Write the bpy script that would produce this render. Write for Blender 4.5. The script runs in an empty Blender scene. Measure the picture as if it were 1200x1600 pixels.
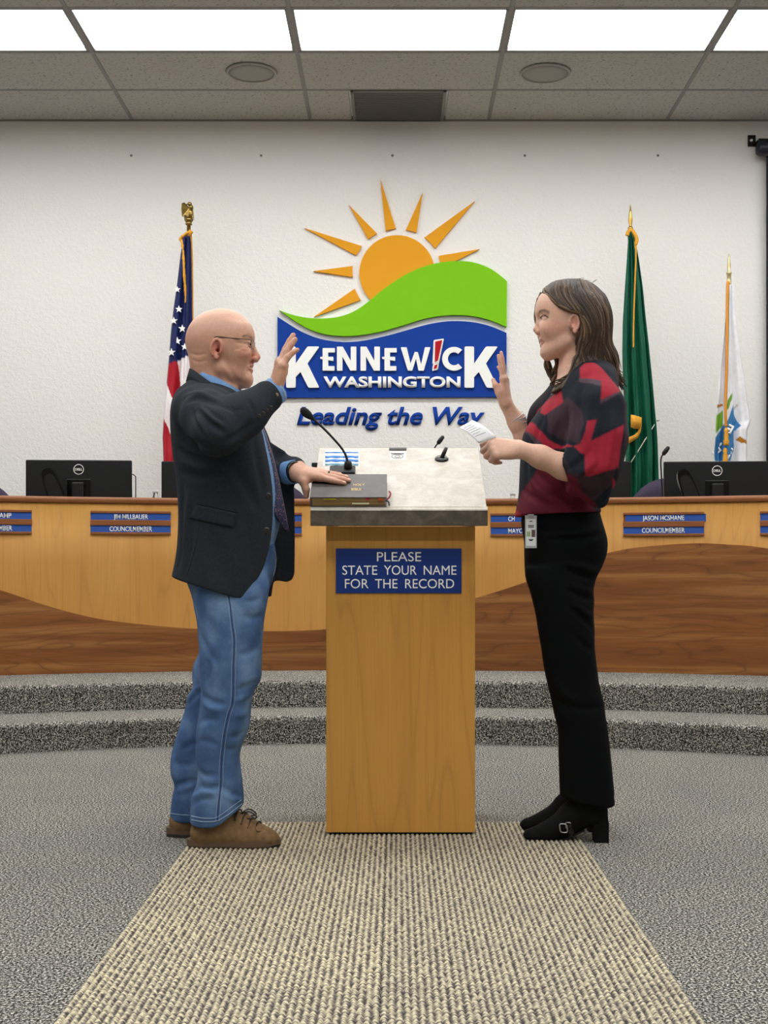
import bpy, bmesh, math, random
import numpy as np
from mathutils import Vector, Matrix

scene = bpy.context.scene
COL = scene.collection
PI = math.pi
rng = random.Random(7)

# ------------------------------------------------------------------ camera
F, CX, CY, HC = 2000.0, 620.0, 885.0, 0.87      # focal length, vanishing point (px of 1200x1600), eye height
cam_d = bpy.data.cameras.new('camera'); cam = bpy.data.objects.new('camera', cam_d); COL.objects.link(cam)
cam.location = (0, 0, HC); cam.rotation_euler = (PI / 2, 0, 0)
cam_d.sensor_fit = 'VERTICAL'; cam_d.sensor_height = 24.0; cam_d.lens = F / 1600 * 24.0
cam_d.shift_y = (CY - 800) / 1600; cam_d.shift_x = -(CX - 600) / 1600
cam_d.clip_start = 0.05; cam_d.clip_end = 60
scene.camera = cam

# ------------------------------------------------------------------ light
world = bpy.data.worlds.new('world'); scene.world = world; world.use_nodes = True
world.node_tree.nodes['Background'].inputs[0].default_value = (0.9, 0.95, 1.0, 1)
world.node_tree.nodes['Background'].inputs[1].default_value = 0.05
scene.view_settings.view_transform = 'Standard'; scene.view_settings.look = 'None'
scene.view_settings.gamma = 1.0; scene.view_settings.use_curve_mapping = False
scene.view_settings.exposure = 0.0
PANEL = 10.6                                      # strength of every ceiling light panel


def P(px, py, d):
    """the point at depth d that a photo pixel looks at"""
    return Vector(((px - CX) * d / F, d, HC - (py - CY) * d / F))


# ------------------------------------------------------------------ helpers
def srgb(r, g, b):
    f = lambda c: c / 12.92 if c <= 0.04045 else ((c + 0.055) / 1.055) ** 2.4
    return (f(r / 255), f(g / 255), f(b / 255), 1)


class NT:
    def __init__(self, name):
        self.m = bpy.data.materials.new(name); self.m.use_nodes = True
        self.t = self.m.node_tree; self.b = self.t.nodes['Principled BSDF']
    def n(self, kind, **kw):
        x = self.t.nodes.new(kind)
        for k, v in kw.items():
            if k.startswith('i_'):
                key = k[2:]; key = int(key) if key.isdigit() else key.replace('_', ' ')
                x.inputs[key].default_value = v
            else: setattr(x, k, v)
        return x
    def l(self, a, b): self.t.links.new(a, b)
    def coord(self, kind='Object', scale=(1, 1, 1), rot=(0, 0, 0)):
        c = self.n('ShaderNodeTexCoord'); mp = self.n('ShaderNodeMapping')
        mp.inputs['Scale'].default_value = scale; mp.inputs['Rotation'].default_value = rot
        self.l(c.outputs[kind], mp.inputs['Vector']); return mp.outputs[0]
    def noise(self, vec, scale, detail=2.0, rough=0.5, dist=0.0):
        x = self.n('ShaderNodeTexNoise'); x.inputs['Scale'].default_value = scale
        x.inputs['Detail'].default_value = detail; x.inputs['Roughness'].default_value = rough
        x.inputs['Distortion'].default_value = dist
        self.l(vec, x.inputs['Vector']); return x.outputs[0]
    def ramp(self, fac, stops, interp='LINEAR'):
        r = self.n('ShaderNodeValToRGB'); e = r.color_ramp.elements; r.color_ramp.interpolation = interp
        while len(e) < len(stops): e.new(0.5)
        for el, (p, c) in zip(e, stops): el.position = p; el.color = c
        self.l(fac, r.inputs[0]); return r.outputs[0]
    def mix(self, fac, a, b, mode='MIX'):
        x = self.n('ShaderNodeMix', data_type='RGBA', blend_type=mode)
        for s, v in ((0, fac), (6, a), (7, b)):
            if hasattr(v, 'is_linked') or isinstance(v, bpy.types.NodeSocket): self.l(v, x.inputs[s])
            else: x.inputs[s].default_value = v
        return x.outputs[2]
    def bump(self, h, strength, dist):
        x = self.n('ShaderNodeBump'); x.inputs['Strength'].default_value = strength
        x.inputs['Distance'].default_value = dist; self.l(h, x.inputs['Height'])
        self.l(x.outputs[0], self.b.inputs['Normal'])
    def base(self, c):
        if isinstance(c, bpy.types.NodeSocket): self.l(c, self.b.inputs['Base Color'])
        else: self.b.inputs['Base Color'].default_value = c
    def set(self, rough=0.5, metal=0.0, spec=0.5):
        self.b.inputs['Roughness'].default_value = rough; self.b.inputs['Metallic'].default_value = metal
        self.b.inputs['Specular IOR Level'].default_value = spec
        return self.m


def plain(name, col, rough=0.5, metal=0.0, spec=0.5, var=0.0, vscale=40, bump=0.0, bscale=200, bdist=0.002):
    t = NT(name); v = t.coord()
    if var:
        n = t.noise(v, vscale, 3)
        lo = tuple(c * (1 - var) for c in col[:3]) + (1,); hi = tuple(min(1, c * (1 + var)) for c in col[:3]) + (1,)
        t.base(t.ramp(n, [(0.3, lo), (0.7, hi)]))
    else: t.base(col)
    if bump: t.bump(t.noise(v, bscale, 3), bump, bdist)
    return t.set(rough, metal, spec)


def emis(name, col, strength):
    t = NT(name); t.base((0.8, 0.8, 0.8, 1)); t.b.inputs['Emission Color'].default_value = col
    t.b.inputs['Emission Strength'].default_value = strength; return t.set(0.6)


def wood(name, c1, c2, c3, vertical=True, scale=1.0, rough=0.38, dark=0.6, pore=0.94, bands=0.0, c4_=None):
    """figured veneer: long cathedral rings, soft colour bands and fine pores"""
    t = NT(name)
    s = (7 * scale, 1.0 * scale, 0.55 * scale) if vertical else (0.75 * scale, 0.5 * scale, 5.0 * scale)
    v = t.coord('Object', s)
    big = t.noise(v, 1.0, 2, 0.45, 0.3)
    rings = t.n('ShaderNodeMath', operation='MULTIPLY'); t.l(big, rings.inputs[0]); rings.inputs[1].default_value = 13.0
    fr = t.n('ShaderNodeMath', operation='PINGPONG'); t.l(rings.outputs[0], fr.inputs[0]); fr.inputs[1].default_value = 0.5
    line = t.ramp(fr.outputs[0], [(0.0, (1, 1, 1, 1)), (0.07, (0.3, 0.3, 0.3, 1)), (0.3, (0, 0, 0, 1))])
    s2 = (160, 20, 3) if vertical else (2.2, 20, 120)
    fine = t.noise(t.coord('Object', s2), 1.0, 3)
    cloud = t.noise(t.coord('Object', (2.2, 1, 0.8) if vertical else (0.5, .5, 7)), 1.3, 3)
    base = t.mix(t.ramp(cloud, [(0.3, (0, 0, 0, 1)), (0.7, (1, 1, 1, 1))]), c1, c2)
    if bands:
        bd = t.noise(t.coord('Object', (0.6, .5, 16)), 1.0, 3, .55, .4)
        bm_ = t.n('ShaderNodeMath', operation='MULTIPLY'); t.l(t.ramp(bd, [(0.5, (0, 0, 0, 1)), (0.68, (1, 1, 1, 1))]), bm_.inputs[0]); bm_.inputs[1].default_value = bands
        base = t.mix(bm_.outputs[0], base, c4_)
    mx = t.n('ShaderNodeMath', operation='MULTIPLY'); t.l(line, mx.inputs[0]); mx.inputs[1].default_value = dark
    base = t.mix(mx.outputs[0], base, c3)
    fm = t.ramp(fine, [(0.35, (pore, pore * .99, pore * .98, 1)), (0.6, (1, 1, 1, 1))])
    t.base(t.mix(1.0, base, fm, 'MULTIPLY'))
    return t.set(rough, 0, 0.4)


def vcol_mat(name, rough=0.5, attr='Col', noise=0.0, nscale=60, bump=0.0, bscale=300, bdist=0.001, sheen=0.0, spec=0.5, sss=0.0):
    """colour taken from the print or dye stored on the mesh itself"""
    t = NT(name); a = t.n('ShaderNodeVertexColor', layer_name=attr); c = a.outputs[0]; v = t.coord()
    if noise:
        n = t.noise(v, nscale, 3)
        c = t.mix(1.0, c, t.ramp(n, [(0.25, (1 - noise,) * 3 + (1,)), (0.75, (1 + noise,) * 3 + (1,))]), 'MULTIPLY')
    t.base(c)
    if bump: t.bump(t.noise(v, bscale, 2), bump, bdist)
    if sheen: t.b.inputs['Sheen Weight'].default_value = sheen
    if sss:
        t.b.inputs['Subsurface Weight'].default_value = sss
        t.b.inputs['Subsurface Radius'].default_value = (0.012, 0.005, 0.003)
        t.b.inputs['Subsurface Scale'].default_value = 0.5
    return t.set(rough, 0, spec)


def link(name, mesh, mat, parent=None):
    o = bpy.data.objects.new(name, mesh); COL.objects.link(o)
    if mat is not None and not mesh.materials: mesh.materials.append(mat)
    if parent is not None: o.parent = parent
    return o


def mesh_of(verts, faces, smooth=False):
    m = bpy.data.meshes.new('mesh'); m.from_pydata([tuple(v) for v in verts], [], [tuple(f) for f in faces]); m.update()
    if smooth: m.polygons.foreach_set('use_smooth', [True] * len(m.polygons))
    return m


def tag(o, label, cat=None, group=None, kind=None):
    o['label'] = label
    if cat: o['category'] = cat
    if group: o['group'] = group
    if kind: o['kind'] = kind
    return o


def thing(name, label, cat, loc=(0, 0, 0), group=None, rotz=0.0):
    o = bpy.data.objects.new(name, None); COL.objects.link(o); o.location = loc; o.rotation_euler = (0, 0, rotz)
    o.empty_display_size = 0.05
    return tag(o, label, cat, group)


def copy_tree(o, parent=None):
    c = o.copy(); COL.objects.link(c)
    if parent is not None: c.parent = parent
    for ch in list(o.children): copy_tree(ch, c)
    return c


class MB:
    """collects simple shapes into one mesh"""
    def __init__(self): self.v = []; self.f = []; self.s = []
    def add(self, verts, faces, smooth=False):
        n = len(self.v); self.v += [Vector(v) for v in verts]; self.f += [[i + n for i in f] for f in faces]
        self.s += [smooth] * len(faces); return self
    def box(self, x0, x1, y0, y1, z0, z1, bev=0.0):
        bm = bmesh.new(); bmesh.ops.create_cube(bm, size=1)
        bmesh.ops.scale(bm, vec=(x1 - x0, y1 - y0, z1 - z0), verts=bm.verts)
        bmesh.ops.translate(bm, vec=((x0 + x1) / 2, (y0 + y1) / 2, (z0 + z1) / 2), verts=bm.verts)
        if bev: bmesh.ops.bevel(bm, geom=bm.edges[:], offset=bev, segments=2, affect='EDGES', profile=0.5)
        bm.verts.ensure_lookup_table(); bm.verts.index_update()
        self.add([v.co for v in bm.verts], [[v.index for v in f.verts] for f in bm.faces]); bm.free(); return self
    def prism(self, pts, a, b):
        """polygon given as 3-D points, swept from offset vector a to offset vector b"""
        n = len(pts); a = Vector(a); b = Vector(b)
        vs = [Vector(p) + a for p in pts] + [Vector(p) + b for p in pts]
        fs = [list(range(n))[::-1], list(range(n, 2 * n))] + [[i, (i + 1) % n, n + (i + 1) % n, n + i] for i in range(n)]
        return self.add(vs, fs)
    def tube(self, path, r, seg=8, caps=True):
        path = [Vector(p) for p in path]; n = len(path)
        rs = list(r) if hasattr(r, '__len__') else [r] * n
        vs, fs = [], []; up = Vector((0.13, 0.21, 0.97)); prev = None
        for i, p in enumerate(path):
            t = (path[min(i + 1, n - 1)] - path[max(i - 1, 0)]).normalized()
            u = (prev - t * prev.dot(t)) if prev else up - t * up.dot(t)
            if u.length < 1e-6: u = Vector((1, 0, 0)) - t * t.x
            u.normalize(); prev = u; w = t.cross(u)
            for k in range(seg):
                a = 2 * PI * k / seg; vs.append(p + (u * math.cos(a) + w * math.sin(a)) * rs[i])
        for i in range(n - 1):
            for k in range(seg):
                k2 = (k + 1) % seg; fs.append([i * seg + k, i * seg + k2, (i + 1) * seg + k2, (i + 1) * seg + k])
        if caps: fs += [list(range(seg))[::-1], [(n - 1) * seg + k for k in range(seg)]]
        return self.add(vs, fs, True)
    def lathe(self, prof, c=(0, 0, 0), seg=24, axis=(0, 0, 1)):
        c = Vector(c); q = Vector((0, 0, 1)).rotation_difference(Vector(axis))
        vs, fs = [], []; n = len(prof)
        for (r, z) in prof:
            for k in range(seg):
                a = 2 * PI * k / seg; vs.append(c + q @ Vector((r * math.cos(a), r * math.sin(a), z)))
        for i in range(n - 1):
            for k in range(seg):
                k2 = (k + 1) % seg; fs.append([i * seg + k, i * seg + k2, (i + 1) * seg + k2, (i + 1) * seg + k])
        if tuple(prof[0]) != tuple(prof[-1]): fs += [list(range(seg))[::-1], [(n - 1) * seg + k for k in range(seg)]]
        return self.add(vs, fs, True)
    def ball(self, c, r, rx=(1, 1, 1), seg=14):
        vs, fs = [], []; n = seg // 2
        for i in range(n + 1):
            th = PI * i / n
            for k in range(seg):
                a = 2 * PI * k / seg
                vs.append(Vector(c) + Vector((r * rx[0] * math.sin(th) * math.cos(a), r * rx[1] * math.sin(th) * math.sin(a), r * rx[2] * math.cos(th))))
        for i in range(n):
            for k in range(seg):
                k2 = (k + 1) % seg; fs.append([i * seg + k, (i + 1) * seg + k, (i + 1) * seg + k2, i * seg + k2])
        return self.add(vs, fs, True)
    def sheet(self, rows, thick=None):
        """grid of points; thick = vector for the other side"""
        nr, nc = len(rows), len(rows[0])
        vs = [Vector(p) for r in rows for p in r]; fs = []
        g = lambda i, j, o=0: o + i * nc + j
        for i in range(nr - 1):
            for j in range(nc - 1): fs.append([g(i, j), g(i, j + 1), g(i + 1, j + 1), g(i + 1, j)])
        if thick is not None:
            o = len(vs); tv = Vector(thick); vs += [v + tv for v in vs]
            for i in range(nr - 1):
                for j in range(nc - 1): fs.append([g(i, j, o), g(i + 1, j, o), g(i + 1, j + 1, o), g(i, j + 1, o)])
            for j in range(nc - 1):
                fs.append([g(0, j), g(0, j, o), g(0, j + 1, o), g(0, j + 1)])
                fs.append([g(nr - 1, j), g(nr - 1, j + 1), g(nr - 1, j + 1, o), g(nr - 1, j, o)])
            for i in range(nr - 1):
                fs.append([g(i, 0), g(i + 1, 0), g(i + 1, 0, o), g(i, 0, o)])
                fs.append([g(i, nc - 1), g(i, nc - 1, o), g(i + 1, nc - 1, o), g(i + 1, nc - 1)])
        return self.add(vs, fs, True)
    def build(self, name, mat, parent=None, fix=False, recalc=True):
        m = mesh_of(self.v, self.f); m.polygons.foreach_set('use_smooth', self.s)
        if recalc:
            bm = bmesh.new(); bm.from_mesh(m); bmesh.ops.recalc_face_normals(bm, faces=bm.faces[:]); bm.to_mesh(m); bm.free()
        return link(name, m, mat, parent)


def catmull(pts, n=8, closed=False):
    pts = [Vector(p) for p in pts]; out = []; m = len(pts)
    for i in range(m if closed else m - 1):
        if closed: a, b, c, d = pts[i - 1], pts[i], pts[(i + 1) % m], pts[(i + 2) % m]
        else: a, b, c, d = pts[max(i - 1, 0)], pts[i], pts[i + 1], pts[min(i + 2, m - 1)]
        for k in range(n):
            t = k / n
            out.append(0.5 * ((2 * b) + (c - a) * t + (2 * a - 5 * b + 4 * c - d) * t * t + (3 * b - a - 3 * c + d) * t ** 3))
    if not closed: out.append(pts[-1])
    return out


def text_mesh(txt, height, depth, bold=0.0, shear=0.0, spacing=1.0, align='CENTER', wide=1.0, word=1.0):
    """lettering as a solid mesh in the local XZ plane (facing -Y); height = cap height, x centred, baseline at 0"""
    cu = bpy.data.curves.new('lettering', 'FONT'); cu.body = txt; cu.size = 1.0; cu.shear = shear
    cu.space_character = spacing; cu.space_word = word; cu.offset = bold; cu.extrude = 0.0; cu.resolution_u = 5; cu.align_x = 'LEFT'
    o = bpy.data.objects.new('tmp_text', cu); COL.objects.link(o)
    dg = bpy.context.evaluated_depsgraph_get(); dg.update()
    me = bpy.data.meshes.new_from_object(o.evaluated_get(dg), depsgraph=dg)
    bpy.data.objects.remove(o); bpy.data.curves.remove(cu)
    bm = bmesh.new(); bm.from_mesh(me); bmesh.ops.remove_doubles(bm, verts=bm.verts, dist=1e-5)
    k = height / CAP
    xs = [v.co.x for v in bm.verts]; x0, x1 = min(xs), max(xs)
    sx = k * wide; cxm = {'CENTER': (x0 + x1) / 2, 'LEFT': x0, 'RIGHT': x1}[align]
    for v in bm.verts: v.co = Vector(((v.co.x - cxm) * sx, 0, v.co.y * k))
    r = bmesh.ops.extrude_face_region(bm, geom=bm.faces[:])
    vs = [g for g in r['geom'] if isinstance(g, bmesh.types.BMVert)]
    bmesh.ops.translate(bm, vec=(0, -depth, 0), verts=vs)
    bmesh.ops.recalc_face_normals(bm, faces=bm.faces[:])
    bm.to_mesh(me); bm.free(); me.materials.clear(); me['w'] = (x1 - x0) * sx
    return me


CAP = 0.729
def _cap():
    global CAP
    cu = bpy.data.curves.new('cap', 'FONT'); cu.body = 'H'; cu.size = 1.0
    o = bpy.data.objects.new('tmp_cap', cu); COL.objects.link(o)
    dg = bpy.context.evaluated_depsgraph_get(); dg.update(); me = bpy.data.meshes.new_from_object(o.evaluated_get(dg), depsgraph=dg)
    CAP = max(v.co.y for v in me.vertices); bpy.data.objects.remove(o); bpy.data.curves.remove(cu); bpy.data.meshes.remove(me)
_cap()

# ------------------------------------------------------------------ materials of the room
def carpet_mat():
    t = NT('speckled_carpet'); v = t.coord()
    n = t.noise(v, 165, 2, 0.7); n2 = t.noise(v, 300, 1, 0.5); n3 = t.noise(v, 3, 2)
    a = t.ramp(n, [(0.39, srgb(30, 29, 29)), (0.465, srgb(88, 86, 83)), (0.53, srgb(142, 139, 133)), (0.61, srgb(228, 223, 213))])
    b = t.ramp(n2, [(0.3, (0.6, 0.6, 0.61, 1)), (0.7, (1.25, 1.24, 1.2, 1))])
    c = t.mix(0.8, a, b, 'MULTIPLY'); c = t.mix(0.6, c, t.ramp(n3, [(0.3, (0.88, 0.88, 0.9, 1)), (0.7, (1.06, 1.05, 1.03, 1))]), 'MULTIPLY')
    t.base(c); t.bump(n, 1.0, 0.009); return t.set(1.0, 0, 0.05)

def runner_mat():
    t = NT('ribbed_loop_carpet'); v = t.coord()
    sx = t.n('ShaderNodeSeparateXYZ'); t.l(v, sx.inputs[0])
    ph = t.n('ShaderNodeMath', operation='MULTIPLY_ADD'); t.l(sx.outputs[0], ph.inputs[0]); ph.inputs[1].default_value = 2 * PI * 41 / .6165; ph.inputs[2].default_value = 0.0
    sn = t.n('ShaderNodeMath', operation='COSINE'); t.l(ph.outputs[0], sn.inputs[0])
    dash = t.noise(t.coord('Object', (66.5, 95, 1)), 1.0, 2, 0.6)
    ad = t.n('ShaderNodeMath', operation='MULTIPLY_ADD'); t.l(sn.outputs[0], ad.inputs[0]); ad.inputs[1].default_value = 0.075; t.l(dash, ad.inputs[2])
    big = t.noise(v, 4, 2)
    c = t.ramp(ad.outputs[0], [(0.34, srgb(84, 78, 77)), (0.45, srgb(132, 125, 117)), (0.54, srgb(178, 169, 146)), (0.66, srgb(222, 213, 184))])
    c = t.mix(0.5, c, t.ramp(big, [(0.35, (0.82, 0.82, 0.84, 1)), (0.65, (1.05, 1.04, 1.0, 1))]), 'MULTIPLY')
    oi = t.n('ShaderNodeObjectInfo'); c = t.mix(1.0, c, t.ramp(oi.outputs['Random'], [(0.0, (0.86, 0.86, 0.88, 1)), (1.0, (1.05, 1.04, 1.01, 1))]), 'MULTIPLY')
    t.base(c); t.bump(dash, 0.8, 0.004); return t.set(1.0, 0, 0.05)

def plaster_mat():
    t = NT('textured_plaster'); v = t.coord()
    a = t.noise(v, 42, 3, 0.55, 0.6)
    h = t.ramp(a, [(0.40, (0, 0, 0, 1)), (0.60, (1, 1, 1, 1))])
    t.base(srgb(236, 233, 229)); t.bump(h, 0.32, 0.005); return t.set(0.85, 0, 0.2)

def tile_mat():
    t = NT('fissured_ceiling_tile'); v = t.coord('Object', (1, 1, 1))
    a = t.noise(t.coord('Object', (55, 90, 55)), 1.0, 3, 0.6)
    c = t.ramp(a, [(0.30, srgb(112, 110, 107)), (0.44, srgb(186, 184, 180))])
    t.base(c); t.bump(a, 0.5, 0.004); return t.set(0.95, 0, 0.1)

M = {}
M['carpet'] = carpet_mat(); M['runner'] = runner_mat(); M['plaster'] = plaster_mat(); M['tile'] = tile_mat()
M['grid'] = plain('painted_grid_metal', srgb(132, 130, 127), 0.5)
M['side_wall'] = plain('painted_wall', srgb(150, 146, 142), 0.9, bump=0.3, bscale=50, bdist=0.004)
M['diffuser'] = emis('lit_diffuser', (0.985, 1.0, 0.985, 1), PANEL)
M['maple'] = wood('maple_veneer', srgb(206, 152, 78), srgb(194, 138, 64), srgb(150, 98, 42), True, 0.6, 0.62, 0.25)
M['maple2'] = wood('maple_lectern_veneer', srgb(204, 150, 72), srgb(196, 140, 64), srgb(150, 98, 40), True, 0.55, 0.35, 0.3)
M['cherry'] = wood('cherry_veneer', srgb(142, 86, 38), srgb(120, 70, 29), srgb(80, 42, 16), False, 1.0, 0.45, 0.5, 0.84, 0.7, srgb(168, 116, 62))
M['trim'] = wood('cherry_trim', srgb(150, 92, 52), srgb(136, 82, 44), srgb(96, 54, 28), False, 1.5, 0.35, 0.3)
M['black'] = plain('black_plastic', srgb(14, 14, 15), 0.45, 0, 0.35)
M['gloss_black'] = plain('glossy_black_plastic', srgb(12, 12, 13), 0.15)
M['charcoal'] = plain('charcoal_shell_plastic', srgb(15, 16, 18), 0.5, 0, 0.3, bump=0.15, bscale=900, bdist=0.0004)
M['white'] = plain('white_letter_paint', srgb(244, 244, 240), 0.5)
M['steel'] = plain('brushed_steel', srgb(190, 190, 188), 0.3, 0.9)
M['brass'] = plain('polished_brass', srgb(196, 160, 84), 0.28, 0.95, var=0.15)
M['gold_cloth'] = plain('gold_fringe_thread', srgb(216, 152, 36), 0.7, bump=0.6, bscale=260, bdist=0.004, var=0.15, vscale=150)
M['plum'] = plain('plum_upholstery', srgb(62, 52, 72), 0.95, bump=0.4, bscale=500, bdist=0.001)
M['insert_blue'] = plain('blue_name_insert', srgb(52, 88, 168), 0.7, 0, 0.2)
M['logo_blue'] = plain('logo_blue_paint', srgb(8, 58, 148), 0.7, 0, 0.2)
M['logo_green'] = plain('logo_green_paint', srgb(122, 192, 14), 0.7, 0, 0.2)
M['logo_orange'] = plain('logo_orange_paint', srgb(226, 156, 30), 0.7, 0, 0.2)
M['logo_red'] = plain('logo_red_paint', srgb(176, 22, 32), 0.7, 0, 0.2)

# ------------------------------------------------------------------ the room
WALL_Y, CEIL = 8.71, 3.91
XL, XR, YB = -4.6, 4.6, -3.5
floor = tag(MB().box(XL, XR, YB, WALL_Y, -0.1, 0).build('floor', M['carpet']), 'speckled grey carpet floor', kind='structure')
wb = tag(MB().box(XL, XR, WALL_Y, WALL_Y + 0.1, 0, CEIL + 0.3).build('wall_back', M['plaster']), 'off-white textured plaster wall', kind='structure')
tag(MB().box(XL - 0.1, XL, YB, WALL_Y, 0, CEIL + 0.3).build('wall_left', M['side_wall']), 'plain side wall of the chamber', kind='structure')
tag(MB().box(XR, XR + 0.1, YB, WALL_Y, 0, CEIL + 0.3).build('wall_right', M['side_wall']), 'plain side wall opposite', kind='structure')
tag(MB().box(XL, XR, YB - 0.1, YB, 0, CEIL + 0.3).build('wall_front', M['side_wall']), 'plain wall behind the viewer', kind='structure')
ceiling = tag(MB().box(XL, XR, YB, WALL_Y, CEIL + 0.2, CEIL + 0.3).build('ceiling', M['side_wall']), 'suspended ceiling of fissured tiles in a metal grid', kind='structure')

GX = [-0.588 + 1.212 * k for k in range(-4, 6)]           # long grid lines running to the wall
GY = [WALL_Y, WALL_Y - 0.55]
while GY[-1] - 0.6 > YB: GY.append(GY[-1] - 0.6)
GX = [XL] + [x for x in GX if XL + 0.2 < x < XR - 0.2] + [XR]
LIGHT_ROWS = {2, 6, 10, 14}                                # rows counted from the back wall
VENT = (P(552, 187, WALL_Y).x, P(693, 187, WALL_Y).x)
tile_meshes = {}
def ceiling_tile(x0, x1, y0, y1):
    key = (round(x1 - x0, 3), round(y1 - y0, 3))
    if key not in tile_meshes:
        w, h = key
        m = MB().box(-w / 2 + 0.011, w / 2 - 0.011, -h / 2 + 0.011, h / 2 - 0.011, -0.004, 0.012, 0.004)
        o = m.build('ceiling_tile', M['tile'], ceiling); tile_meshes[key] = o.data
    else: o = link('ceiling_tile', tile_meshes[key], None, ceiling)
    o.location = ((x0 + x1) / 2, (y0 + y1) / 2, CEIL)
for x in GX[1:-1]:
    MB().box(x - 0.012, x + 0.012, YB, WALL_Y, CEIL - 0.006, CEIL + 0.03).build('grid_bar', M['grid'], ceiling)
for y in GY[1:]:
    MB().box(XL, XR, y - 0.012, y + 0.012, CEIL - 0.005, CEIL + 0.029).build('grid_bar', M['grid'], ceiling)
MB().box(XL, XR, WALL_Y - 0.016, WALL_Y, CEIL - 0.012, CEIL + 0.02).build('wall_angle', M['grid'], ceiling)
light0 = None
for j in range(len(GY) - 1):
    y1, y0 = GY[j], GY[j + 1]
    for i in range(len(GX) - 1):
        x0, x1 = GX[i], GX[i + 1]
        if j in LIGHT_ROWS and 0.9 < x1 - x0 and (j == 2 or 0 < i < len(GX) - 2):
            xm = (x0 + x1) / 2
            lab = 'lit fluorescent ceiling panel in a row out over the open floor'
            if j == 2: lab = {0: 'lit fluorescent ceiling panel in line with the air vent', -1: 'lit fluorescent panel beside the loudspeaker above the bald man', 1: 'lit fluorescent panel beside the loudspeaker above the woman', -2: 'lit fluorescent panel one past the loudspeaker, over the man\'s side', 2: 'lit fluorescent panel one past the loudspeaker, over the projection screen'}.get(round((xm - .02) / 1.212), 'lit fluorescent panel at the far end of the row beside the wall')
            L = thing('ceiling_light', lab, 'ceiling light', ((x0 + x1) / 2, (y0 + y1) / 2, CEIL), 'fluorescent panels of the ceiling')
            w, h = (x1 - x0) / 2 - 0.012, (y1 - y0) / 2 - 0.012
            MB().box(-w, w, -h, h, 0.018, 0.03).build('diffuser', M['diffuser'], L)
            fr = MB()
            for a, b, c, d in ((-w, w, -h, -h + .014), (-w, w, h - .014, h), (-w, -w + .014, -h, h), (w - .014, w, -h, h)): fr.box(a, b, c, d, -0.004, 0.045)
            fr.build('frame', M['grid'], L)
        elif j == 0 and x0 < VENT[0] and x1 > VENT[1]:
            ceiling_tile(x0, VENT[0], y0, y1); ceiling_tile(VENT[1], x1, y0, y1)
        else: ceiling_tile(x0, x1, y0, y1)
# return-air grille
v = thing('air_vent', 'grey perforated air vent in the ceiling beside the wall', 'vent', ((VENT[0] + VENT[1]) / 2, (GY[0] + GY[1]) / 2, CEIL))
w, h = (VENT[1] - VENT[0]) / 2, (GY[0] - GY[1]) / 2
g = MB().box(-w, w, -h, -h + .02, -.012, .01).box(-w, w, h - .02, h, -.012, .01).box(-w, -w + .02, -h, h, -.012, .01).box(w - .02, w, -h, h, -.012, .01)
g.build('frame', plain('vent_frame_paint', srgb(128, 126, 122), 0.5), v)
MB().box(-w, w, -h, h, 0.02, 0.03).build('back_plate', plain('vent_dark_paint', srgb(70, 69, 68), 0.7), v)
vm = plain('vent_slat_paint', srgb(120, 118, 115), 0.5)
n = 22
for k in range(n):
    yy = -h + .02 + (2 * h - .04) * (k + .5) / n
    MB().box(-w + .02, w - .02, yy - .006, yy + .004, -.006, .006).build('slat', vm, v)
# round ceiling speakers
sp_m = plain('speaker_grille_paint', srgb(150, 147, 142), 0.6, bump=0.5, bscale=900, bdist=0.001)
for px, py, lab in ((393, 111, 'round ceiling loudspeaker between the air vent and the flag of stars'), (852, 112, 'round ceiling loudspeaker between the air vent and the green flag')):
    d = (CEIL - HC) * F / (CY - py); c = P(px, py, d)
    s = thing('ceiling_speaker', lab, 'loudspeaker', (c.x, c.y, CEIL - 0.004), 'round loudspeakers flush in the ceiling')
    MB().lathe([(0.148, 0.0), (0.158, -0.004), (0.152, -0.012), (0.140, -0.012), (0.140, 0.0)], seg=48).build('rim', plain('speaker_rim_paint', srgb(160, 157, 152), 0.5), s)
    MB().lathe([(0.142, 0.0), (0.142, -0.008), (0.09, -0.011), (0.0, -0.012)], seg=48).build('grille', sp_m, s)

# ribbed carpet runner of square tiles, two abreast
RX = (-0.651, -0.033, 0.585)
ys = [4.32, 3.90, 3.255, 2.61, 1.965, 1.32, 0.675]
rt = {}
for r in range(len(ys) - 1):
    for c in range(2):
        x0, x1, y1, y0 = RX[c], RX[c + 1], ys[r], ys[r + 1]; w, h = x1 - x0 - .0015, y1 - y0 - .0015
        if round(h, 3) not in rt:
            nr = 41; sec = []
            for k in range(nr):
                a = k / nr * w; b = (k + 1) / nr * w; q = (b - a)
                sec += [(a, .0035), (a + .25 * q, .0075), (a + .5 * q, .009), (a + .75 * q, .0075)]
            sec.append((w, .0035)); sec = [(0, -.001)] + sec + [(w, -.001)]
            rows = [[Vector((s - w / 2, yy, z)) for s, z in sec] for yy in (-h / 2, h / 2)]
            o = MB().sheet(rows).build('carpet_tile', M['runner'], floor); rt[round(h, 3)] = o.data
            for p in o.data.polygons: p.use_smooth = False
        else: o = link('carpet_tile', rt[round(h, 3)], None, floor)
        o.location = ((x0 + x1) / 2, (y0 + y1) / 2, 0)
        if (r + c) % 2: o.rotation_euler = (0, 0, PI)

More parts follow.
